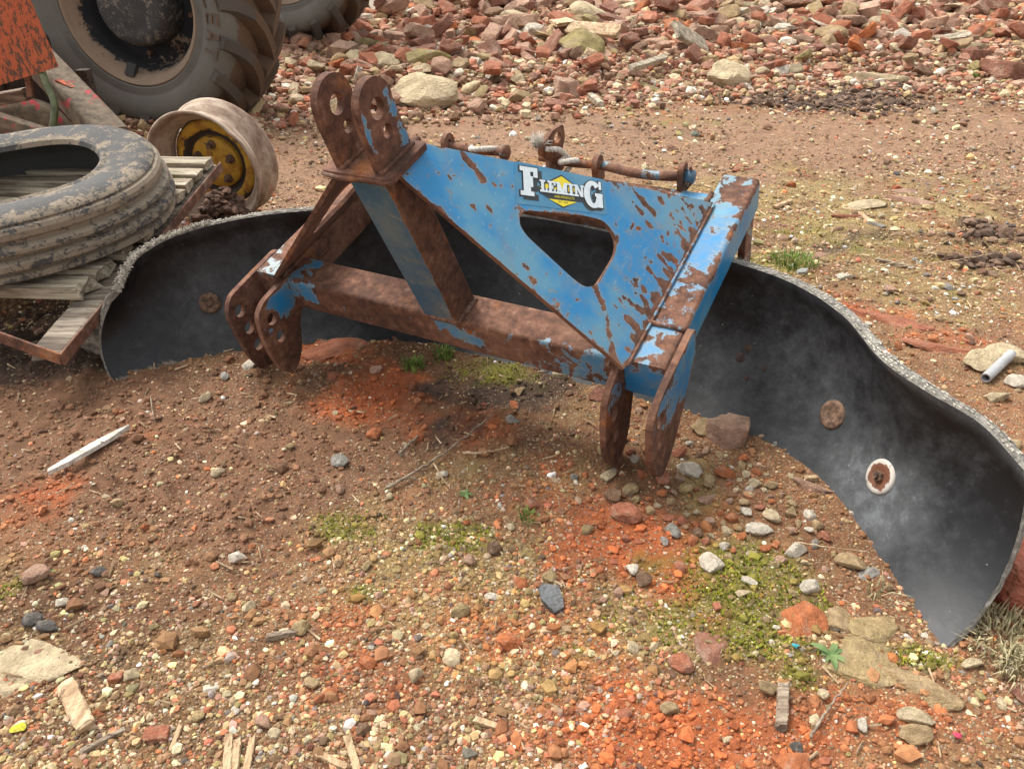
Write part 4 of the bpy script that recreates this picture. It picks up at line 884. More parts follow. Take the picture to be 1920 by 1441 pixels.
# ------------------------------------------------------------------ the rubber blade
def crom(P, s):
    P = np.asarray(P, float); n = len(P); out = []
    for q in s:
        x = q*(n-1); i = min(int(x), n-2); t = x-i; p0 = P[max(i-1, 0)]; p1, p2 = P[i], P[i+1]; p3 = P[min(i+2, n-1)]
        if i == 0: p0 = 2*p1-p2
        if i == n-2: p3 = 2*p2-p1
        out.append(.5*((2*p1)+(p2-p0)*t+(2*p0-5*p1+4*p2-p3)*t*t+(3*p1-3*p2+p3-p0)*t**3))
    return np.array(out)
BOT = [(216, 717), (330, 692), (450, 664), (600, 638), (760, 645), (930, 682), (1100, 727), (1280, 777), (1420, 827), (1505, 875), (1580, 950), (1640, 1040), (1700, 1132), (1758, 1224)]
TOP = [(221, 548, .235), (264, 480, .292), (365, 432, .328), (530, 400, .35), (740, 392, .355), (980, 408, .36), (1180, 445, .36), (1390, 497, .358), (1500, 537, .355), (1590, 594, .35), (1662, 674, .343), (1744, 733, .335), (1846, 797, .315), (1926, 884, .285)]
NS, NTT = 300, 56
def low_edge(u, v):
    P = at(u, v)
    for _ in range(6): P = at(u, v, gz(P[0], P[1])-.002)
    return P-np.array([0, 0, .006])
sB = crom([low_edge(u, v) for u, v in BOT], np.linspace(0, 1, NS)); sT = crom([at(u, v, z) for u, v, z in TOP], np.linspace(0, 1, NS))
tt = np.linspace(0, 1, NTT); dS = np.gradient(sB+sT, axis=0); upv = sT-sB
back = np.cross(dS, upv); back /= np.linalg.norm(back, axis=1)[:, None]
back *= np.where(back[:, 1:2]+.3*0 < 0, -1, 1) if back[NS//2, 1] < 0 else 1
prof = .055*4*tt*(1-tt)-.012*sstep(.88, 1, tt)
endc = np.minimum(np.arange(NS), np.arange(NS)[::-1])/12.0
Pf = sB[:, None]+upv[:, None]*tt[None, :, None]+back[:, None]*prof[None, :, None]
# the cut ends bow outwards
sg = np.linspace(0, 1, NS)[:, None, None]; dn = dS/np.linalg.norm(dS, axis=1)[:, None]
bow = (.022*4*tt*(1-tt))[None, :, None]
Pf = Pf-dn[:, None]*bow*np.exp(-sg/.02)+dn[:, None]*bow*.45*np.exp(-(1-sg)/.03)
TH = .0165
nrm = np.cross(np.gradient(Pf, axis=0), np.gradient(Pf, axis=1)); nrm /= np.linalg.norm(nrm, axis=2)[..., None]
if nrm[NS//2, NTT//2]@back[NS//2] < 0: nrm = -nrm
Pb = Pf+nrm*TH
def blade_find(u, v):
    q = pix(Pf.reshape(-1, 3)); i = np.argmin(((q-np.array([u, v]))**2).sum(1)); i, j = divmod(i, NTT); return Pf[i, j], -nrm[i, j], dn[i]
qp = pix(Pf.reshape(-1, 3))
dust = np.zeros(NS*NTT)+.17
for u, v, ru, rv, wt in ((395, 565, 70, 60, .36), (480, 515, 80, 50, .48), (440, 600, 90, 40, .36), (1590, 850, 80, 120, .50), (1655, 930, 70, 90, .60), (1700, 960, 60, 60, .35), (1480, 640, 150, 90, .24), (1380, 690, 80, 60, .22), (800, 560, 200, 120, .20), (1060, 470, 140, 70, .22), (1720, 1080, 70, 80, .18), (1560, 720, 50, 60, .3), (1300, 620, 60, 80, .1), (680, 500, 60, 60, .35)):
    dust += .62*wt*np.exp(-.5*(((qp[:, 0]-u)/ru)**2+((qp[:, 1]-v)/rv)**2))
T2 = np.broadcast_to(tt, (NS, NTT)).ravel(); S2 = np.broadcast_to(np.linspace(0, 1, NS)[:, None], (NS, NTT)).ravel()
dust += .45*sstep(.90, .98, T2)*sstep(.55, .8, S2)+.12*sstep(.94, 1, T2)  # right upper lip paler: highlight on its curled edge put into the colour mask
mud = .10*sstep(.5, 0, T2)+.42*sstep(.30, .02, T2)*sstep(.18, .04, S2)+.30*sstep(.12, 0, T2)+.16*sstep(.985, 1, S2)+.10*sstep(.95, 1, S2)*sstep(.5, .1, T2)
NV = NS*NTT; idx = np.arange(NV).reshape(NS, NTT)
F = [];
a, b, c, d = idx[:-1, :-1].ravel(), idx[1:, :-1].ravel(), idx[1:, 1:].ravel(), idx[:-1, 1:].ravel()
Ff = np.stack([a, b, c, d], 1); Fb = np.stack([d, c, b, a], 1)+NV
me = mk_mesh('rubber_blade', toF(np.concatenate([Pf.reshape(-1, 3), Pb.reshape(-1, 3)])), np.concatenate([Ff, Fb]), M['blade'], {'dust': np.tile(dust, 2), 'mud': np.tile(mud, 2)}, True)
blade = obj('rubber_blade', me, scraper, OFF); blade['label'] = 'long curved black rubber blade cut from a tyre, scuffed grey around its bolts'
# the cut rim all round, slightly ragged
loop = [idx[i, 0] for i in range(NS)]+[idx[NS-1, j] for j in range(1, NTT)]+[idx[i, NTT-1] for i in range(NS-2, -1, -1)]+[idx[0, j] for j in range(NTT-2, 0, -1)]
Pfa, Pba, nn_ = Pf.reshape(-1, 3)[loop], Pb.reshape(-1, 3)[loop], nrm.reshape(-1, 3)[loop]
m_ = len(loop); Tl = T2[loop]; V = []; NR = 6
outw = np.zeros((m_, 3)); lp = (Pfa+Pba)/2; tg = np.roll(lp, -1, 0)-np.roll(lp, 1, 0); outw = np.cross(tg, nn_); outw /= np.maximum(np.linalg.norm(outw, axis=1), 1e-9)[:, None]
if (outw[NS//2]@np.array([0, 0, 1.])) > 0: outw = -outw
wide = .5*sstep(.6, 1, Tl)
for k in range(NR):
    f = k/(NR-1); rg = .0035*(fbm(np.arange(m_)*.35, np.full(m_, k*1.7), 90, 3)-.5)*2*(1 if 0 < k < NR-1 else .4)+.003*math.sin(math.pi*f)
    V.append(Pfa+(Pba+nn_*TH*wide[:, None]*.6-Pfa)*f+outw*np.asarray(rg)[:, None])
V = np.stack(V, 1).reshape(-1, 3); F = []
for i in range(m_):
    j = (i+1) % m_
    for k in range(NR-1): F.append([i*NR+k, j*NR+k, j*NR+k+1, i*NR+k+1])
rim = MB().add(toF(V), F).build('cut_edge', M['cut'], blade)
# cut cord ends: rows of white tufts along the top edge
cv, cf = [], []; nC = 0
bxF = np.array([[0, 3, 2, 1], [4, 5, 6, 7], [0, 1, 5, 4], [1, 2, 6, 5], [2, 3, 7, 6], [3, 0, 4, 7]])
seg = np.linalg.norm(np.diff(Pf[:, -1], axis=0), axis=1); cum = np.concatenate([[0], np.cumsum(seg)]); LT = cum[-1]
def top_at(l):
    i = min(np.searchsorted(cum, l)-1, NS-2); i = max(i, 0); t = (l-cum[i])/max(seg[i], 1e-9); P = Pf[i, -1]*(1-t)+Pf[i+1, -1]*t; n_ = nrm[i, -1]; return P, n_, dn[i], -np.cross(dn[i], n_)*(1 if np.cross(dn[i], n_)[2] < 0 else -1), i
for row, f in enumerate((.25, .55, .85)):
    l = .01
    while l < LT-.005:
        P, n_, t_, o_, i = top_at(l); sfr = l/LT
        gap = .010 if sfr > .2 else .008
        if (.43 < sfr < .68) or random.random() < (.30 if sfr > .62 or sfr < .3 else .45)+.5*max(0, math.sin(l*9)+math.sin(l*23+1)-1.2): l += gap; continue
        c_ = P+n_*TH*(f*1.28)+o_*.0025+n_*random.gauss(0, .0009); h_ = .0030*random.uniform(.6, 1.3); ln = gap*random.uniform(.5, .85); wd = .0025*random.uniform(.7, 1.2)*(1.5 if sfr < .14 else 1)
        q = [c_+t_*sx*ln/2+n_*sy*wd/2+o_*sz*h_/2+t_*random.gauss(0, .0006)+n_*random.gauss(0, .0005) for sz in (-1, 1) for sx, sy in ((-1, -1), (1, -1), (1, 1), (-1, 1))]
        cv += q; cf.append(bxF+nC); nC += 8; l += gap
for k in range(900):                        # frayed tufts at the left end
    l = random.uniform(.0, .30)*LT*.42 if k < 700 else random.uniform(0, .05)*LT; P, n_, t_, o_, i = top_at(l); c_ = P+n_*TH*random.uniform(.05, 1.25)+o_*.003; r_ = .0018
    d_ = o_*random.uniform(.3, 1)+n_*random.gauss(0, .5)+t_*random.gauss(0, .5); d_ *= .008/np.linalg.norm(d_)
    q = [c_+d_*sz+t_*sx*r_/2+n_*sy*r_/2 for sz in (0, 1) for sx, sy in ((-1, -1), (1, -1), (1, 1), (-1, 1))]
    cv += q; cf.append(bxF+nC); nC += 8
cords = obj('cord_ends', mk_mesh('cord_ends', toF(np.array(cv)), np.concatenate(cf), M['cord']), blade); cords['kind'] = 'stuff'
# worn stubs of the old tread stand out behind the right end
lb = MB()
for l in np.linspace(.74, .93, 9)*LT:
    P, n_, t_, o_, i = top_at(l); c_ = P+n_*(TH*1.15)-o_*.010; lb.add(toF(box(c_-o_*.06, c_+o_*random.uniform(.004, .010), .016, .012, up=tuple(n_))[0]), box((0, 0, 0), (1, 0, 0), 1, 1)[1])
lb.build('tread_stubs', M['cut'], blade)['kind'] = 'stuff'
def disc_on_blade(u, v, r, name, mat, lab, nut=None, thick=.010, ru=None, lift=.0):
    P, n_, t_ = blade_find(u, v); a = t_-n_*(t_@n_); a /= np.linalg.norm(a); b = np.cross(n_, a); mb = MB()
    pr = [(0.0, thick*.55), (r*.2, thick*.55), (r*.40, thick*.6), (r*.5, thick*.85), (r*.6, thick), (r*.8, thick), (r*.95, thick*.9), (r, thick*.5), (r*1.02, -.004)]
    V, F = lathe(pr, 32); W = P+V[:, :1]*a+V[:, 1:2]*n_+V[:, 2:]*b+n_*lift; rr = np.hypot(V[:, 0], V[:, 2])/r
    mb.add(toF(W), F, (.36+.55*sstep(.85, .45, rr)) if ru is None else ru)
    o = mb.build(name, mat, scraper, OFF, True, label=lab)
    if nut:
        nb = MB().add(toF(P+n_*lift+np.array([n_*x for x in (0, 0)])[0]+(lambda q: q[0][:, :1]*a+q[0][:, 1:2]*n_+q[0][:, 2:]*b)(lathe([(0, nut*1.5), (nut*.55, nut*1.5), (nut*.6, nut*.95), (nut*.62, thick*.5+nut*.75), (nut, thick*.5+nut*.7), (nut*1.02, 0)], 6))), lathe([(0, 1)]*6, 6)[1])
        nb.build('nut', M['rustbolt'], o)
    return o
disc_on_blade(395, 565, .031, 'bolt_plate', M['rustbolt'], 'round rusty bolt plate at the left end of the blade', nut=.010)
disc_on_blade(1560, 777, .034, 'bolt_plate', M['rustbolt'], 'sunken rusty bolt plate right of the frame', nut=None, thick=.006)
disc_on_blade(1650, 893, .038, 'bolt_plate', M['enamel'], 'white chipped washer plate with a rusty bolt', nut=.012, thick=.006)
for u, v, r in ((1390, 669, .0105), (1402, 651, .009), (1432, 691, .006), (1402, 710, .006)):
    P, n_, t_ = blade_find(u, v); a = t_-n_*(t_@n_); a /= np.linalg.norm(a); b = np.cross(n_, a); V, F = lathe([(0, .0012), (r, .0012), (r*1.25, .0002), (r*1.3, -.003)], 12)
    MB().add(toF(P+V[:, :1]*a+V[:, 1:2]*n_+V[:, 2:]*b), F).build('bolt_hole', M['dark'], scraper, OFF, True)

# rope tied through the hook
def rope():
    W = lambda x, y, z: toW((x, y, z)); mb = MB()
    def strand(pts, r=.0075):
        nonlocal mb
        pts = crom([W(*p) for p in pts], np.linspace(0, 1, 40)); t = np.linspace(0, 1, 40)
        for ph in (0, 2.1, 4.2):
            T = np.gradient(pts, axis=0); T /= np.linalg.norm(T, axis=1)[:, None]; a = np.cross(T, [0.3, .2, .9]); a /= np.linalg.norm(a, axis=1)[:, None]; b = np.cross(T, a); an = (t*26+ph)[:, None]
            mb.add(*tube(pts+(a*np.cos(an)+b*np.sin(an))*r*.5, r*.62, 6))
    strand([(.02, .60, .075), (.045, .625, .062), (.05, .65, .03), (.062, .66, .0), (.05, .64, -.02)]); strand([(.05, .655, .022), (.055, .61, .034), (.085, .605, .045), (.105, .62, .04)]); 
    e = W(.0, .60, .085)
    for k in range(70):
        d = np.array([random.gauss(0, .5), random.gauss(0, .5), random.uniform(.1, 1.1)]); d *= random.uniform(.02, .042)/np.linalg.norm(d); m = d*.5+np.array([random.gauss(0, .004) for _ in range(3)])
        mb.add(*tube([e+np.array([random.gauss(0, .006) for _ in range(3)]), e+m, e+d], [.0016, .0013, .0007], 4))
    m2, mb0 = MB(), mb; mb = m2; strand([(-.24, .63, .03), (-.22, .60, .045), (-.18, .61, .045), (-.16, .64, .03)], .008); c = W(-.2, .62, .03); m2.V = [np.concatenate(m2.V)-c]
    tag(m2.build('rope', M['rope'], None, tuple(c), True), 'loop of white rope lying over the left storage pin', 'rope'); mb = mb0
    V = np.concatenate(mb.V); c = W(.02, .63, .03); mb.V = [V-c]
    o = mb.build('rope', M['rope'], None, tuple(c), True); tag(o, 'short frayed white rope tied through the rusty hook and round the pins', 'rope')
rope()

# ------------------------------------------------------------------ pallet, ribbed tyre, loose rim
def zpal(y): return .135+.150*(y-1.70)
PC = np.array([-1.14, 1.695, .135]); PE = np.array([-1.069, 2.83, .305])
pal = empty('pallet', (PC[0]-.4, PC[1]+.5, 0), None, 'weathered grey wooden pallet edged with rusty flat steel, holding up a ribbed tyre', 'pallet'); POF = -np.array(pal.location)
def ppart(mb, name, mat, lab=None, attr='rust'): return mb.build(name, mat, pal, tuple(POF), label=lab, attr=attr)
sd_ = (PE-PC)/np.linalg.norm(PE-PC)
fr0 = np.array([-2.05, 1.93, .36])
ppart(MB().add(*beam(PC+np.array([0, 0, .0]), PE, .007, .034, r=.002, step=.03), .8), 'side_rail', M['rust'], 'rusty steel strip along the right side of the pallet')
ppart(MB().add(*beam(PC+np.array([-.004, .002, .0]), fr0, .007, .034, r=.002, step=.03), .8), 'front_rail', M['rust'], 'rusty steel strip along the front of the pallet')
def board(p0, p1, wd, th, seed, ragged=0.02, up=(0, 0, 1)):
    """an old board: wavy long edges, ragged ends, slight twist"""
    p0, p1 = np.asarray(p0, float), np.asarray(p1, float); d, a, b = frame_of(p1-p0, up); L = np.linalg.norm(p1-p0); n = 26; V = []; F = []
    w_ = lambda i, k: (float(fbm(np.array([i*.45]), np.array([k*3.3]), seed, 3)[0])-.5)
    prof = [(-1, -1), (0, -1), (1, -1), (1, 0), (1, .8), (.85, 1), (.3, 1), (-.3, 1), (-.85, 1), (-1, .8), (-1, 0)]
    for i in range(n):
        for k, (x, y) in enumerate(prof):
            e = (w_(k*2.1, 9)*ragged*2 if i in (0, n-1) else 0)
            V.append(p0+d*(L*i/(n-1)+e)+a*(x*wd/2+w_(i, k)*min(.010, wd*.22))+b*(y*th/2+w_(i, k+20)*min(.006, th*.3)))
    m = len(prof)
    for i in range(n-1):
        for k in range(m): F.append([i*m+k, i*m+(k+1) % m, (i+1)*m+(k+1) % m, (i+1)*m+k])
    F += [list(range(m))[::-1], list(range((n-1)*m, n*m))]
    return np.array(V), F
def wood_obj(name, V, F, mat, parent, off, lab=None):
    """object coordinates along the grain: own origin at the first end"""
    o = MB().add(np.asarray(V)+off, F).build(name, mat, parent); 
    if lab: o['label'] = lab
    return o
BD = [(165, 541, .050), (190, 514, .048), (240, 486, .04), (292, 452, .04), (318, 424, .04), (338, 399, .04), (352, 376, .038), (366, 355, .038), (380, 338, .038), (398, 306, .038)]
ys_ = [1.975, 2.07, 2.17, 2.275, 2.36, 2.445, 2.53, 2.61, 2.69, 2.785]
for k, (y, xe) in enumerate(zip(ys_, [-1.19, -1.175, -1.15, -1.125, -1.12, -1.115, -1.11, -1.105, -1.10, -1.095])):
    z = zpal(y)+.030; th = .036 if k < 2 else .028; skew = .05 if k < 2 else .03
    V, F = board((xe, y, z), (-2.25, y+skew*.8, z+.02), .090 if k < 2 else .074, th, 100+k, .035 if k < 3 else .012)
    wood_obj('plank', V, F, M['wood'], pal, POF)
V, F = board(PC+np.array([-.055, .03, -.006]), PE+np.array([-.06, 0, -.006]), .085, .026, 140); wood_obj('bearer', V, F, M['wood_dark'], pal, POF)
V, F = board((-1.75, 1.95, .16), (-1.70, 2.9, .30), .085, .05, 141); wood_obj('bearer', V, F, M['wood_dark'], pal, POF)
V, F = board((-1.33, 2.04, .035), (-1.13, 1.99, .030), .10, .07, 150); wood_obj('support_block', V, F, M['wood_dark'], pal, POF)
V, F = board((-1.9, 2.5, .12), (-1.55, 2.5, .12), .14, .24, 151); wood_obj('support_block', V, F, M['wood_dark'], pal, POF)

def orient(n, hint=(0, 0, 1)):
    n = np.asarray(n, float); n /= np.linalg.norm(n); x = np.cross(n, hint); x /= np.linalg.norm(x); z = np.cross(x, n); return np.stack([x, n, z], 1)
TP = [(.272, .078), (.278, .094), (.290, .100), (.300, .094), (.330, .101), (.375, .104), (.412, .099), (.432, .088), (.437, .080), (.434, .074), (.446, .070), (.453, .058), (.452, .040), (.449, .037), (.440, .033), (.440, .022), (.457, .016), (.464, .011), (.465, .000), (.460, -.006), (.443, -.010), (.443, -.018), (.462, -.024), (.470, -.029), (.471, -.046), (.465, -.052), (.449, -.055), (.449, -.062), (.462, -.066), (.464, -.082), (.446, -.094), (.40, -.106), (.33, -.104), (.290, -.10), (.272, -.08), (.285, -.072), (.34, -.078), (.40, -.07), (.42, 0), (.40, .068), (.34, .078), (.285, .072), (.272, .078)]
TPR = np.array(TP)
def ribbed_tyre():
    V, F = lathe(TP, 160); an = np.arctan2(V[:, 2], V[:, 0]); r = np.hypot(V[:, 0], V[:, 2])
    V[:, 0] *= 1+.012*np.cos(2*an+.4); V[:, 2] *= 1+.012*np.cos(2*an+.4); V[:, 1] += .006*np.cos(3*an)
    inner = np.zeros(len(TP)); inner[31:39] = 1; inn = np.tile(inner, 160)
    side = sstep(.31, .33, r)*sstep(.425, .40, r)*(V[:, 1] > .05)
    mud = .55-.15*side-.9*inn+.30*np.exp(-((an-.5)/.35)**2)*side+.12*sstep(.466, .45, r)*(V[:, 1] < .07)
    V *= np.array([.955, .91, .955])
    o = MB().add(V, F, mud).build('ribbed_tyre', M['tyre_pallet'], None, (-1.525, 2.315, .352), True, attr='mud')
    o.rotation_euler = Matrix(orient((-.035, -.105, .99), (0, 1, 0))).to_euler()
    o.data.set_sharp_from_angle(angle=math.radians(32))
    tag(o, 'mud-caked ribbed front tyre lying flat on the wooden pallet', 'tyre')
ribbed_tyre()
def loose_rim():
    n = (-.225, -.965, -.10); r = empty('wheel_rim', (-1.235, 3.06, .218), orient(n), 'loose wheel rim with peeling yellow centre leaning behind the pallet', 'wheel rim'); mb = MB()
    pr = [(.232, .000), (.238, .003), (.243, -.001), (.241, -.012), (.232, -.020), (.226, -.034), (.222, -.06), (.194, -.072), (.188, -.105), (.206, -.122), (.224, -.13), (.226, -.145), (.234, -.154), (.241, -.162), (.241, -.168), (.236, -.170), (.229, -.162), (.210, -.140), (.182, -.112), (.183, -.078), (.205, -.056), (.217, -.03), (.227, -.014), (.232, 0)]
    V, F = lathe(pr, 96); an = np.arctan2(V[:, 2], V[:, 0]); bend = .008*np.exp(-((an-2.35)/.12)**2)*(V[:, 1] > -.03); V[:, 0] *= 1-bend*3; V[:, 2] *= 1-bend*3
    mb.add(V, F).build('rim_barrel', M['rim_rust'], r, (0, 0, 0), True)
    pr = [(.2025, -.118), (.199, -.108), (.190, -.100), (.178, -.097), (.165, -.096), (.155, -.098), (.147, -.104), (.138, -.116), (.132, -.124), (.118, -.124)]
    V, F = lathe(pr, 96); rr = np.hypot(V[:, 0], V[:, 2]); an = np.arctan2(V[:, 2], V[:, 0]); V[:, 0] *= .89; V[:, 2] *= .89
    ru = .27+.75*sstep(.150, .140, rr)+.6*sstep(.190, .197, rr)+.10*np.sin(3*an+1)+.22*sstep(.164, .150, rr)
    MB().add(V, F, ru).build('wheel_disc', M['yellow'], r, (0, 0, 0), True)
    V, F = lathe([(.107, -.124), (.106, -.108), (.100, -.102), (.06, -.100), (.0, -.100)], 64); MB().add(V, F, .30).build('hub_plate', M['yellow'], r, (0, 0, 0), True)
    for k in range(5):
        q = math.radians(20+72*k); c = np.array([.076*math.cos(q), -.095, .076*math.sin(q)]); V, F = lathe([(0, .022), (.009, .022), (.010, .012), (.012, .010), (.013, .004), (.018, .002), (.019, -.008)], 12)
        MB().add(V+c, F).build('wheel_nut', M['rustbolt'], r, (0, 0, 0), False)
    # earth lodged in and round the rim
    k = 520; x = RNG.normal(-1.13, .085, k); y = RNG.uniform(2.80, 2.98, k); hz = .19*np.exp(-((x+1.13)/.10)**2)
    stuff_rocks('earth_clods', x, y, np.clip(.012*np.exp(RNG.normal(0, .45, k)), .005, .03), np.array([.12, .066, .044])*(.6+.9*RNG.random((k, 1))), 2, ['stone'], sink=0, zoff=hz*RNG.random(k)**.6, label='dark earth clods lodged under the loose wheel rim')
loose_rim()

# ------------------------------------------------------------------ two big lugged wheels
def tractor_wheel(loc, n, lab, spin=0.0, letters=True, sc=1.0):
    r = empty('tractor_wheel', loc, orient(n), lab, 'tractor wheel', 'big lugged tractor wheels'); r.scale = (sc, sc, sc)
    pr = [(.392, -.015), (.396, .004), (.402, .009), (.408, .005), (.413, .011), (.419, .007), (.424, .013), (.430, .009), (.445, .018), (.48, .030), (.52, .034), (.556, .026), (.575, .012), (.590, -.010), (.606, -.05), (.626, -.12), (.632, -.22), (.626, -.32), (.606, -.39), (.57, -.44), (.50, -.47), (.42, -.45), (.392, -.42)]
    V, F = lathe(pr, 128); rr = np.hypot(V[:, 0], V[:, 2]); mud = .16+.62*sstep(-.005, -.06, V[:, 1])*sstep(.57, .60, rr)+.12*sstep(.44, .41, rr)
    ty = MB().add(V, F, mud).build('tyre', M['tyre_big'], r, (0, 0, 0), True, attr='mud')
    N = 19; Rb = lambda y: np.interp(-y, [-.03, .0, .05, .12, .22, .32, .39, .44], [.545, .585, .604, .622, .628, .622, .604, .57])
    def lug(sgn, ph):
        V = []; m = 13
        for i in range(m):
            t = i/(m-1); yy = .030-.275*t**.9; q = ph+(.40*t**1.15); hgt = .100*min(1, .34+t*3.0); rb = float(Rb(yy))-.01
            if sgn < 0: yy = -.44-yy
            wd0, wd1 = .066+.020*t, .044+.012*t
            for x, h_ in ((-wd0, 0), (-wd1, hgt), (wd1, hgt), (wd0, 0)):
                a = q+x*.55/rb; R_ = rb+h_; V.append((R_*math.cos(a), yy+(.012 if h_ > 0 and i == 0 else 0), R_*math.sin(a)))
        F = []
        for i in range(m-1):
            for k in range(3): F.append([i*4+k, i*4+k+1, i*4+k+5, i*4+k+4])
        F += [[0, 3, 2, 1], [(m-1)*4+k for k in range(4)]]
        return np.array(V), F
    for k in range(N):
        for sgn in (1, -1):
            V, F = lug(sgn, spin+2*math.pi*(k+(.5 if sgn < 0 else 0))/N); t = np.repeat(np.linspace(0, 1, 13), 4); a = .18+.75*sstep(.12, .4, t)
            MB().add(V, F, a).build('lug', M['lug'], ty, (0, 0, 0), False, attr='mud')
    if letters:                              # raised block lettering on the sidewall
        def sector(poly):                    # poly in (angle deg from the middle of a letter, radius)
            V = []; F = []
            for h_ in (.0, .011): V += [(-(rr)*math.cos(math.radians(q)), float(np.interp(rr, [.445, .48, .52, .556], [.018, .030, .034, .026]))-.001+h_, rr*math.sin(math.radians(q))) for q, rr in poly]
            k = len(poly); F = [list(range(k)), list(range(k, 2*k))[::-1]]+[[i, k+i, k+(i+1) % k, (i+1) % k] for i in range(k)]
            return np.array(V), F
        mb = MB(); r0, r1, st, wd = .462, .538, .010, 6.4
        bar = lambda q0, ra, q1, rb: mb.add(*sector([(q0, ra), (q1, ra), (q1, rb), (q0, rb)]), .52)
        sa = .95                             # stroke in degrees
        def glyph(ch, q):                    # reads clockwise, tops outward
            L, R_ = q+wd/2, q-wd/2
            if ch in 'CE': bar(L, r0, L-sa, r1); bar(L, r0, R_, r0+st); bar(L, r1-st, R_, r1)
            if ch == 'E': bar(L, (r0+r1-st)/2, R_+1, (r0+r1+st)/2)
            if ch == 'A':
                mb.add(*sector([(L, r0), (L-sa*1.2, r0), (q-sa*.2, r1), (q+sa, r1)]), .52); mb.add(*sector([(R_, r0), (R_+sa*1.2, r0), (q+sa*.2, r1), (q-sa, r1)]), .52); bar(q+1.6, r0+.022, q-1.6, r0+.022+st)
            if ch == 'T': bar(L, r1-st, R_, r1); bar(q+sa/2, r0, q-sa/2, r1)
        q0 = 4
        for i, ch in enumerate('CEAT'): glyph(ch, q0-i*9.2)
        mb.build('sidewall_lettering', M['tyre_big'], ty, (0, 0, 0), False, attr='mud')
    pr = [(.395, -.012), (.388, .004), (.380, .002), (.374, -.012), (.362, -.030), (.345, -.050), (.332, -.085), (.318, -.12), (.305, -.15), (.298, -.19), (.285, -.20), (.25, -.205), (.16, -.20), (.10, -.20)]
    V, F = lathe(pr, 96); rr = np.hypot(V[:, 0], V[:, 2]); an = np.arctan2(V[:, 2], V[:, 0])
    mud = .16+.62*sstep(.318, .345, rr)+.35*sstep(.36, .38, rr)-.25*np.sin(an+.6)*sstep(.37, .30, rr); MB().add(V, F, mud).build('rim', M['rim_mud'], r, (0, 0, 0), True, attr='mud')
    V, F = lathe([(.205, -.20), (.200, -.07), (.192, -.035), (.175, -.02), (.13, -.016), (.12, -.02), (.10, -.014), (.0, -.012)], 48); MB().add(V, F, .52).build('hub', M['hub'], r, (0, 0, 0), True, attr='mud')
    for k in range(8):
        q = math.radians(45*k+12); V, F = lathe([(0, .024), (.014, .024), (.016, .0)], 6); MB().add(V+np.array([.255*math.cos(q), -.198, .255*math.sin(q)]), F).build('wheel_nut', M['rustbolt'], r, (0, 0, 0), False)
    V, F = box((.36*math.cos(-1.3), -.03, .36*math.sin(-1.3)), (.30*math.cos(-1.3), -.06, .30*math.sin(-1.3)), .05, .03, (0, 1, 0)); MB().add(V, F, .2).build('rim_clip', M['hub'], r, attr='mud')
    return r
tractor_wheel((-2.20, 4.86, .645), (-.20, -.98, .0), 'big muddy grey tractor wheel behind the loose rim, hub in view', .12, sc=1.10)
tractor_wheel((-1.76, 6.55, gz(-1.76, 6.55)+.70), (-.10, -.99, .0), 'farther grey tractor wheel at the top edge, on the brick rubble', .3)

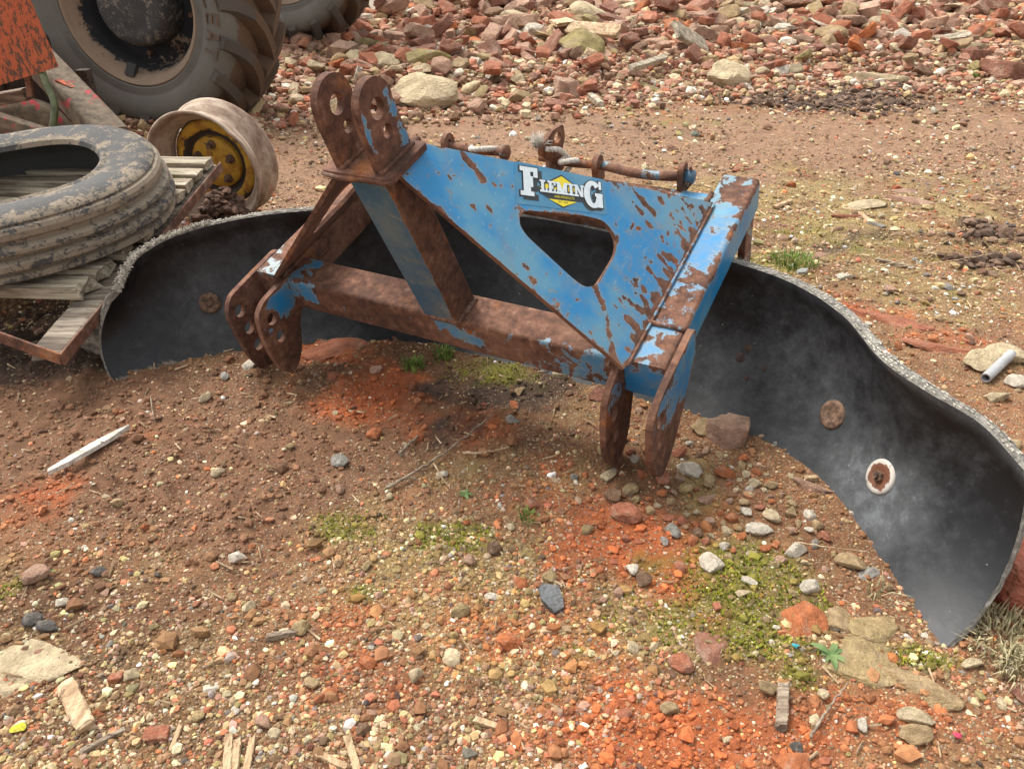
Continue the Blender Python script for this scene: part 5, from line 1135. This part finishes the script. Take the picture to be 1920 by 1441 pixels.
# ------------------------------------------------------------------ corner of a red machine
def red_machine():
    r = empty('red_machine', (-2.45, 3.9, 0), None, 'corner of an old red farm machine with a flaking side panel and green hose', 'farm machine'); of = -np.array(r.location); P = lambda u, v, y: at_y(u, v, y)
    def quad(name, pts, y, th, mat, yb=None):
        f = np.array([P(u, v, yy) for (u, v), yy in zip(pts, y if isinstance(y, (list, tuple)) else [y]*len(pts))]); n = np.cross(f[1]-f[0], f[2]-f[0]); n /= np.linalg.norm(n); n *= -np.sign(n[1]) if n[1] else 1
        V = np.concatenate([f, f-n*th]); k = len(pts); F = [list(range(k)), list(range(k, 2*k))[::-1]]+[[i, i+k, (i+1) % k+k, (i+1) % k] for i in range(k)]
        return MB().add(V+of, F).build(name, mat, r)
    quad('side_panel', [(-160, -200), (20, -130), (55, 0), (108, 126), (0, 160), (-160, 205)], 3.95, .012, M['redpaint'])
    a, b = P(70, 110, 4.25), P(214, 262, 3.75)
    MB().add(*[beam(a, b, .15, .12, r=.02, step=.05)[0]+of, beam(a, b, .15, .12, r=.02, step=.05)[1]]).build('drawbar', M['redbeam'], r)
    pts = crom([P(66, 95, 4.05), P(84, 150, 3.95), P(101, 190, 3.88), P(101, 225, 3.84), P(92, 262, 3.8)], np.linspace(0, 1, 24)); MB().add(tube(pts, .017, 10)[0]+of, tube(pts, .017, 10)[1]).build('hose', M['hose'], r, smooth=True)
    a, b = P(-160, 215, 4.15), P(52, 176, 4.15); MB().add(beam(a, b, .08, .06, r=.01)[0]+of, beam(a, b, .08, .06, r=.01)[1]).build('cross_rail', M['wood_dark'], r)
    a, b = P(52, 140, 4.08), P(58, 182, 4.05); MB().add(beam(a, b, .03, .02, r=.004)[0]+of, beam(a, b, .03, .02, r=.004)[1]).build('bracket', M['rust'], r)
    V, F = lathe([(0, .02), (.16, .02), (.21, -.01), (.225, -.06), (.225, -.20), (.0, -.2)], 40); R_ = orient((.25, -.93, .25)); c = P(40, 262, 4.2); MB().add(V@R_.T+c+of, F).build('drum', M['redbeam'], r, smooth=True)
    a, b = P(-60, 205, 3.75), P(120, 262, 3.6); MB().add(beam(a, b, .05, .05, r=.004)[0]+of, beam(a, b, .05, .05, r=.004)[1]).build('lower_rail', M['redbeam'], r)
    V, F = beam(P(-200, 150, 4.6), P(70, 170, 4.6), .5, .55, r=.05, step=.1); MB().add(V+of, F).build('gear_housing', M['dark'], r)
    a, b = P(108, 150, 4.0), P(137, 165, 3.98); MB().add(beam(a, b, .035, .012, r=.003)[0]+of, beam(a, b, .035, .012, r=.003)[1]).build('buckle', M['redpaint'], r)
    for x, y in ((-2.75, 4.35), (-2.25, 4.3)): MB().add(beam((x, y, -.02), (x, y, .40), .06, .06, r=.006)[0]+of, beam((x, y, 0), (x, y, .3), .06, .06, r=.006)[1] if False else beam((x, y, -.02), (x, y, .40), .06, .06, r=.006)[1]).build('stand_leg', M['dark'], r)
red_machine()

# ------------------------------------------------------------------ wood, slate, pipe, brick and plants on the ground
def lay_board(name, p0, p1, wd, th, mat, lab, cat='wood', rag=.02, seed=0, parent=None, up=(0, 0, 1)):
    p0, p1 = np.asarray(p0, float), np.asarray(p1, float); c = (p0+p1)/2; V, F = board(p0-c, p1-c, wd, th, 200+seed, rag, up); o = MB().add(V, F).build(name, mat, parent, tuple(c)); tag(o, lab, cat); return o
G = lambda u, v, dz=0: (lambda p: np.array([p[0], p[1], gz(p[0], p[1])+dz]))(at(u, v))
def splinter():
    pts = [(92, 888), (132, 866), (172, 843), (212, 821), (244, 803)]; wd = [.005, .014, .015, .012, .002]; V = []; F = []
    z0 = max(gz(*at(u, v)[:2]) for u, v in pts)+.004; c = at(170, 850, z0)
    for (u, v), w_ in zip(pts, wd):
        p = at(u, v, z0)-c; n = np.array([-.35, .94, 0])
        V += [p-n*w_, p-n*w_*.8+np.array([0, 0, .010]), p+n*w_*.8+np.array([0, 0, .012]), p+n*w_]
    for i in range(4):
        for k in range(4): F.append([i*4+k, i*4+(k+1) % 4, i*4+4+(k+1) % 4, i*4+4+k])
    F += [[0, 1, 2, 3][::-1], [16, 17, 18, 19]]
    tag(MB().add(V, F).build('wood_splinter', M['whitewood'], None, tuple(c)), 'long white splinter of wood lying on the brown soil', 'wood')
splinter()
CH = [((128, 1292), (165, 1372), .028, .018, 'split wood chunk lying in the gravel at the lower left'), ((652, 1385), (672, 1450), .012, .01, 'pale splinter at the bottom edge, rightmost of those in the lower left'), ((432, 1385), (428, 1450), .012, .012, 'upright pale splinter at the bottom edge, leftmost of the pair'),
      ((447, 1392), (440, 1450), .012, .010, 'upright pale splinter at the bottom edge, second of the pair'), ((475, 1385), (462, 1450), .010, .008, 'thin pale splinter right of the pair at the bottom edge'), ((1466, 1292), (1463, 1368), .018, .014, 'short grey stake lying in the gravel below the moss'),
      ((505, 1200), (565, 1186), .010, .01, 'dark bit of wood among white flakes'), ((340, 1362), (322, 1405), .007, .006, 'slim pale splinter above the red brick lump'), ((595, 1415), (650, 1440), .010, .008, 'flat splinter at the bottom edge by the big splinters'),
      ((235, 1372), (155, 1412), .008, .008, 'grey stick lying by the split wood chunk'), ((1015, 1185), (1065, 1180), .012, .006, 'flat weathered chip in the middle gravel'), ((890, 1352), (940, 1368), .010, .007, 'brown wood chip in the lower middle gravel'),
      ((1540, 690), (1600, 684), .010, .008, 'pale stick behind the right half of the blade'), ((1610, 405), (1628, 425), .02, .008, 'pale chip of board behind the blade'), ((1480, 388), (1450, 402), .02, .012, 'wood chip on the far gravel right of the arm'),
      ((1505, 905), (1530, 900), .012, .01, 'pale wood chip under the lower blade edge'), ((1700, 505), (1640, 492), .014, .012, 'grey stick lying in the gravel behind the blade')]
for k, (a, b, wd, th, lab) in enumerate(CH): lay_board('wood_chip', G(*a, th*.6), G(*b, th*.6), wd, th, M['splinter'] if 'grey' not in lab and 'dark' not in lab else M['twig'], lab, 'wood', .012, k)
def twig(pts, r, lab, dz=.012, mat='twig'):
    P = crom([G(u, v, dz) for u, v in pts], np.linspace(0, 1, 24)); P += RNG.normal(0, r*.35, P.shape); c = P.mean(0); rr = np.linspace(r, r*.45, 24); tag(MB().add(*tube(P-c, rr, 6)).build('twig', M[mat], None, tuple(c), True), lab, 'twig')
twig([(725, 925), (790, 888), (860, 840), (925, 790)], .0038, 'longest twig, lying across the dark soil in the middle')
twig([(752, 862), (772, 838), (792, 816)], .0042, 'short thick twig left of the longest twig'); twig([(868, 862), (910, 860), (955, 852)], .0035, 'straw-coloured straight twig right of the longest twig', mat='splinter'); twig([(730, 918), (765, 905), (785, 908)], .003, 'forked end of twig under the longest twig')
twig([(1516, 1392), (1548, 1340), (1586, 1290)], .0028, 'thin bare twig in the lower right red gravel'); twig([(815, 880), (830, 905), (845, 925)], .002, 'thin pale stalk crossing the longest twig', mat='splinter'); twig([(285, 752), (288, 775), (292, 795)], .0018, 'tiny upright twig on the brown soil')
twig([(1630, 520), (1700, 500), (1790, 460)], .0025, 'dry stalk behind the blade, upper of the two', .03, 'splinter'); twig([(1640, 522), (1760, 505), (1880, 485)], .0022, 'dry stalk behind the blade, lower of the two', .03, 'splinter'); twig([(1490, 1030), (1560, 1040), (1625, 1045)], .0018, 'grass stalk touching the lower blade edge', .02, 'splinter')
def slate():
    c = G(1030, 1126, .010); s = px_size(1030, 1126, 1); pl_ = [(-22, 14), (-12, 24), (18, 22), (25, 2), (26, -14), (8, -24), (-14, -4)]; V = []
    for z in (-.008, .004): V += [(x*s, y*s*1.35, z-y*s*.05) for x, y in pl_]
    k = len(pl_); F = [list(range(k))[::-1], list(range(k, 2*k))]+[[i, (i+1) % k, k+(i+1) % k, k+i] for i in range(k)]
    o = obj('slate_chip', mk_mesh('slate_chip', V, F[1:] + F[:1], M['stone']), None, tuple(c)); o.color = (.16, .17, .18, 1); o.rotation_euler = (.12, .1, 0); tag(o, 'flat blue-grey slate chip lying in the near gravel', 'slate')
slate()
def pipe():
    a, b = G(1843, 722, .018), G(1888, 684, .026); c = (a+b)/2; d, x, y = frame_of(b-a); V = []; F = []; n = 18; L = [a-c, b-c]
    for R_ in (.0135, .0100):
        for e in L:
            for k in range(n): q = 6.2832*k/n; V.append(e+R_*(math.cos(q)*x+math.sin(q)*y))
    for k in range(n):
        j = (k+1) % n; F += [[k, j, n+j, n+k], [2*n+j, 2*n+k, 3*n+k, 3*n+j], [j, k, 2*n+k, 2*n+j], [n+k, n+j, 3*n+j, 3*n+k]]
    o = MB().add(V, F).build('plastic_pipe', M['pipe'], None, tuple(c), False); tag(o, 'short length of grey plastic pipe on the stones at the right', 'pipe')
pipe()
def red_block():
    c = G(1895, 1128); V, F = rock(4, 'stone', soft=.03); n_ = V/np.linalg.norm(V, axis=1)[:, None]; bx = np.array([.125, .085, .062]); k = 8
    V = n_/((np.abs(n_/bx)**k).sum(1)**(1/k))[:, None]; V *= (1+.03*(fbm(V[:, 0]*60+V[:, 2]*40, V[:, 1]*60, 301, 4)-.5)*2)[:, None]
    o = obj('red_brick', mk_mesh('red_brick', V, F, M['stone']), None, (c[0]+.075, c[1]+.075, c[2]+.045)); o.color = (.36, .085, .045, 1); o.rotation_euler = (.05, -.03, .22); tag(o, 'big red brick block at the right edge behind the blade end', 'brick')
red_block()
BK = lambda u, v: (lambda P: np.array([P[0], P[1], P[2]]))(settle(u, v))
def settle(u, v):
    P = at(u, v)
    for _ in range(8): P = at(u, v, gz(P[0], P[1])+.06)
    return P
up_ = np.array([0, -.05, .17]); a, b, c_ = BK(1003, 50)+up_, BK(1062, 86)+up_, BK(1158, 92)+up_*.8
pk = empty('broken_plank', tuple((a+c_)/2), None, 'pale snapped plank bent in the middle on the rubble bank', 'plank'); po = -(a+c_)/2
wood_obj('board', *board(a, b, .17, .03, 301, .05, (0, -.65, .75)), M['splinter'], pk, po); wood_obj('board', *board(b+np.array([.01, -.012, -.02]), c_, .12, .03, 302, .05, (0, -.65, .75)), M['splinter'], pk, po)
a, b = BK(1262, 88)+up_*.8, BK(1318, 112)+up_*.6; lay_board('loose_plank', a, b, .17, .04, M['wood'], 'short wide pale plank lying right of the snapped one', 'plank', .04, 77, up=(0, -.6, .8))
for u, v, wpx, col, lab in ((35, 1368, 22, (.75, .68, .06), 'bright yellow chip at the lower left corner'), (1488, 1222, 12, (.05, .45, .55), 'tiny turquoise plastic scrap near the weed'), (1790, 1390, 14, (.75, .06, .14), 'tiny pink-red scrap at the lower right')):
    o = D.objects.new('coloured_scrap', random.choice(FINE['slab'])); C.objects.link(o); p = G(u, v, .006); s = px_size(u, v, wpx)*.6; o.location = p; o.scale = (s, s, s*1.2); o.color = (*col, 1); tag(o, lab, 'scrap')

for k, (a, b, wd, lab) in enumerate((((930, 60), (985, 42), .09, 'grey batten lying left of the snapped plank'), ((1180, 150), (1245, 128), .05, 'thin batten below the wide loose plank'), ((1420, 60), (1480, 72), .08, 'short pale board in the middle of the bank'), ((1745, 95), (1810, 84), .07, 'weathered board near the upper right of the bank'), ((680, 62), (740, 58), .06, 'short grey batten beside the farther big wheel'), ((1105, 205), (1125, 222), .035, 'small pale stick on the mud before the bank'))):
    lay_board('batten', BK(*a)+up_*.5, BK(*b)+up_*.5, wd, .03, M['wood'], lab, 'wood', .04, 90+k, up=(0, -.5, .85))
def blades(n, rad, hgt, wid, lean=.6, curl=.4):
    mb = MB()
    for k in range(n):
        q = random.uniform(0, 6.283); rr = rad*math.sqrt(random.random()); p = np.array([rr*math.cos(q), rr*math.sin(q), -.003]); h_ = hgt*random.uniform(.5, 1.1); d = np.array([math.cos(q+random.gauss(0, .7)), math.sin(q+random.gauss(0, .7)), 0])*random.uniform(.1, lean)
        s = np.array([-d[1], d[0], 0]); s = s/max(np.linalg.norm(s), 1e-6)*wid*.5; m = p+np.array([0, 0, h_*.6])+d*h_*.35; e = p+np.array([0, 0, h_*(1-curl*random.random())])+d*h_*1.1
        mb.add([p-s, p+s, m+s*.8, m-s*.8, e], [[0, 1, 2, 3], [3, 2, 4]])
    return mb
for u, v, n, rd, hg, mat, lab in ((1487, 500, 300, .085, .036, 'grass', 'green grass tuft behind the right end of the blue frame'), (775, 690, 90, .03, .040, 'grass', 'small grass tuft under the lower beam, left one'), (832, 668, 90, .028, .045, 'grass', 'small grass tuft under the lower beam, right one'),
                                 (1880, 1205, 260, .065, .042, 'drygrass', 'dry pale grass clump below the red brick block'), (1915, 1265, 160, .04, .05, 'drygrass', 'dry grass clump at the right edge'), (1640, 1110, 14, .015, .045, 'drygrass', 'few dry blades against the lower blade edge'),
                                 (990, 975, 40, .02, .03, 'grass', 'wisp of grass in the middle gravel'), (1810, 145, 160, .10, .05, 'grass', 'green tuft at the foot of the rubble bank'), (1445, 45, 0, .1, .05, 'grass', '')):
    if not n: continue
    tag(blades(n, rd, hg, .0035 if v > 400 else .01, 1.0 if mat == 'drygrass' else .6, .7 if mat == 'drygrass' else .4).build('grass_tuft', M[mat], None, tuple(G(u, v))), lab, 'grass')
def weed(u, v, s, nl, lab, col='leaf'):
    r = empty('weed', tuple(G(u, v, .004)), None, lab, 'weed')
    for k in range(nl):
        q = 6.283*k/nl+random.gauss(0, .25); L = s*random.uniform(.5, 1.15); V = []; F = []; m = 7
        for i in range(m):
            t = i/(m-1); w_ = L*.17*math.sin(math.pi*min(1, .12+t*.88))**.8*(1 if t < .98 else .2); c = np.array([L*t*math.cos(q), L*t*math.sin(q), L*(.42*t-.38*t*t)]); sdv = np.array([-math.sin(q), math.cos(q), 0])*w_
            V += [c-sdv+np.array([0, 0, w_*.3]), c, c+sdv+np.array([0, 0, w_*.3])]
        for i in range(m-1): F += [[i*3, i*3+1, i*3+4, i*3+3], [i*3+1, i*3+2, i*3+5, i*3+4]]
        MB().add(V, F).build('leaf', M[col], r, smooth=True)
weed(1555, 1235, .033, 9, 'green rosette weed in the gravel left of the blade tip'); weed(872, 930, .020, 11, 'small grey-green weed in the middle gravel'); weed(88, 1080, .015, 6, 'tiny green seedling on the soil at the left')
def moss():
    x, y = wedge(108000, .7, 3.2, 2.0); f = field(x, y, MOSS)*(.45+1.5*(fbm(x*22, y*22, 401, 3)-.28)); ok = RNG.random(len(x)) < np.clip((f-.30)*1.05, 0, 1); x, y = x[ok], y[ok]; n = len(x); z = gh(x, y); k = 3
    q = RNG.random((n, k))*6.283; h_ = RNG.uniform(.003, .0085, (n, k)); r_ = .0036
    P = np.stack([x, y, z+.0005], 1)[:, None, :]; d = np.stack([np.cos(q), np.sin(q), 0*q], -1)
    p0 = P+d*0; s = np.stack([-np.sin(q), np.cos(q), 0*q], -1)*r_*.55; e = P+d*r_*1.2; e[..., 2] += h_+.001
    V = np.stack([np.broadcast_to(P, d.shape)-s, np.broadcast_to(P, d.shape)+s, e], 2).reshape(-1, 3); F = np.arange(n*k*3).reshape(-1, 3)
    o = obj('moss', mk_mesh('moss', V, F, M['moss'])); o['kind'] = 'stuff'; o['label'] = 'yellow-green moss creeping over the gravel'
moss()
def straw():
    mb_v = []; mb_f = []; n = 2600; x, y = wedge(n, .7, 6.0, 1.1); kp = RNG.random(n) < np.clip(.35+.9*(fbm(x*1.5, y*1.5, 505, 3)-.4)+.5*((x > .6) & (y > 2)), .08, 1); x, y = x[kp], y[kp]; n = len(x); z = gh(x, y); q = RNG.random(n)*6.283; L = RNG.uniform(.008, .04, n)*(1+.3*np.maximum(y-1.5, 0)); w_ = L*.05+.0006
    d = np.stack([np.cos(q), np.sin(q), RNG.normal(0, .12, n)], 1)*L[:, None]/2; s = np.stack([-np.sin(q), np.cos(q), 0*q], 1)*w_[:, None]; c = np.stack([x, y, z+.005], 1); u_ = np.array([0, 0, 1.])*w_[:, None]
    V = np.stack([c-d-s, c-d+u_*1.5, c-d+s, c+d-s*.5, c+d+u_, c+d+s*.5], 1).reshape(-1, 3); b = np.arange(n)[:, None]*6; F = np.concatenate([b+np.array([[0, 3, 4, 1]]), b+np.array([[1, 4, 5, 2]])])
    o = obj('straw_bits', mk_mesh('straw_bits', V, F, M['splinter'])); o['kind'] = 'stuff'; o['label'] = 'bits of straw and splinters strewn over the yard'
straw()
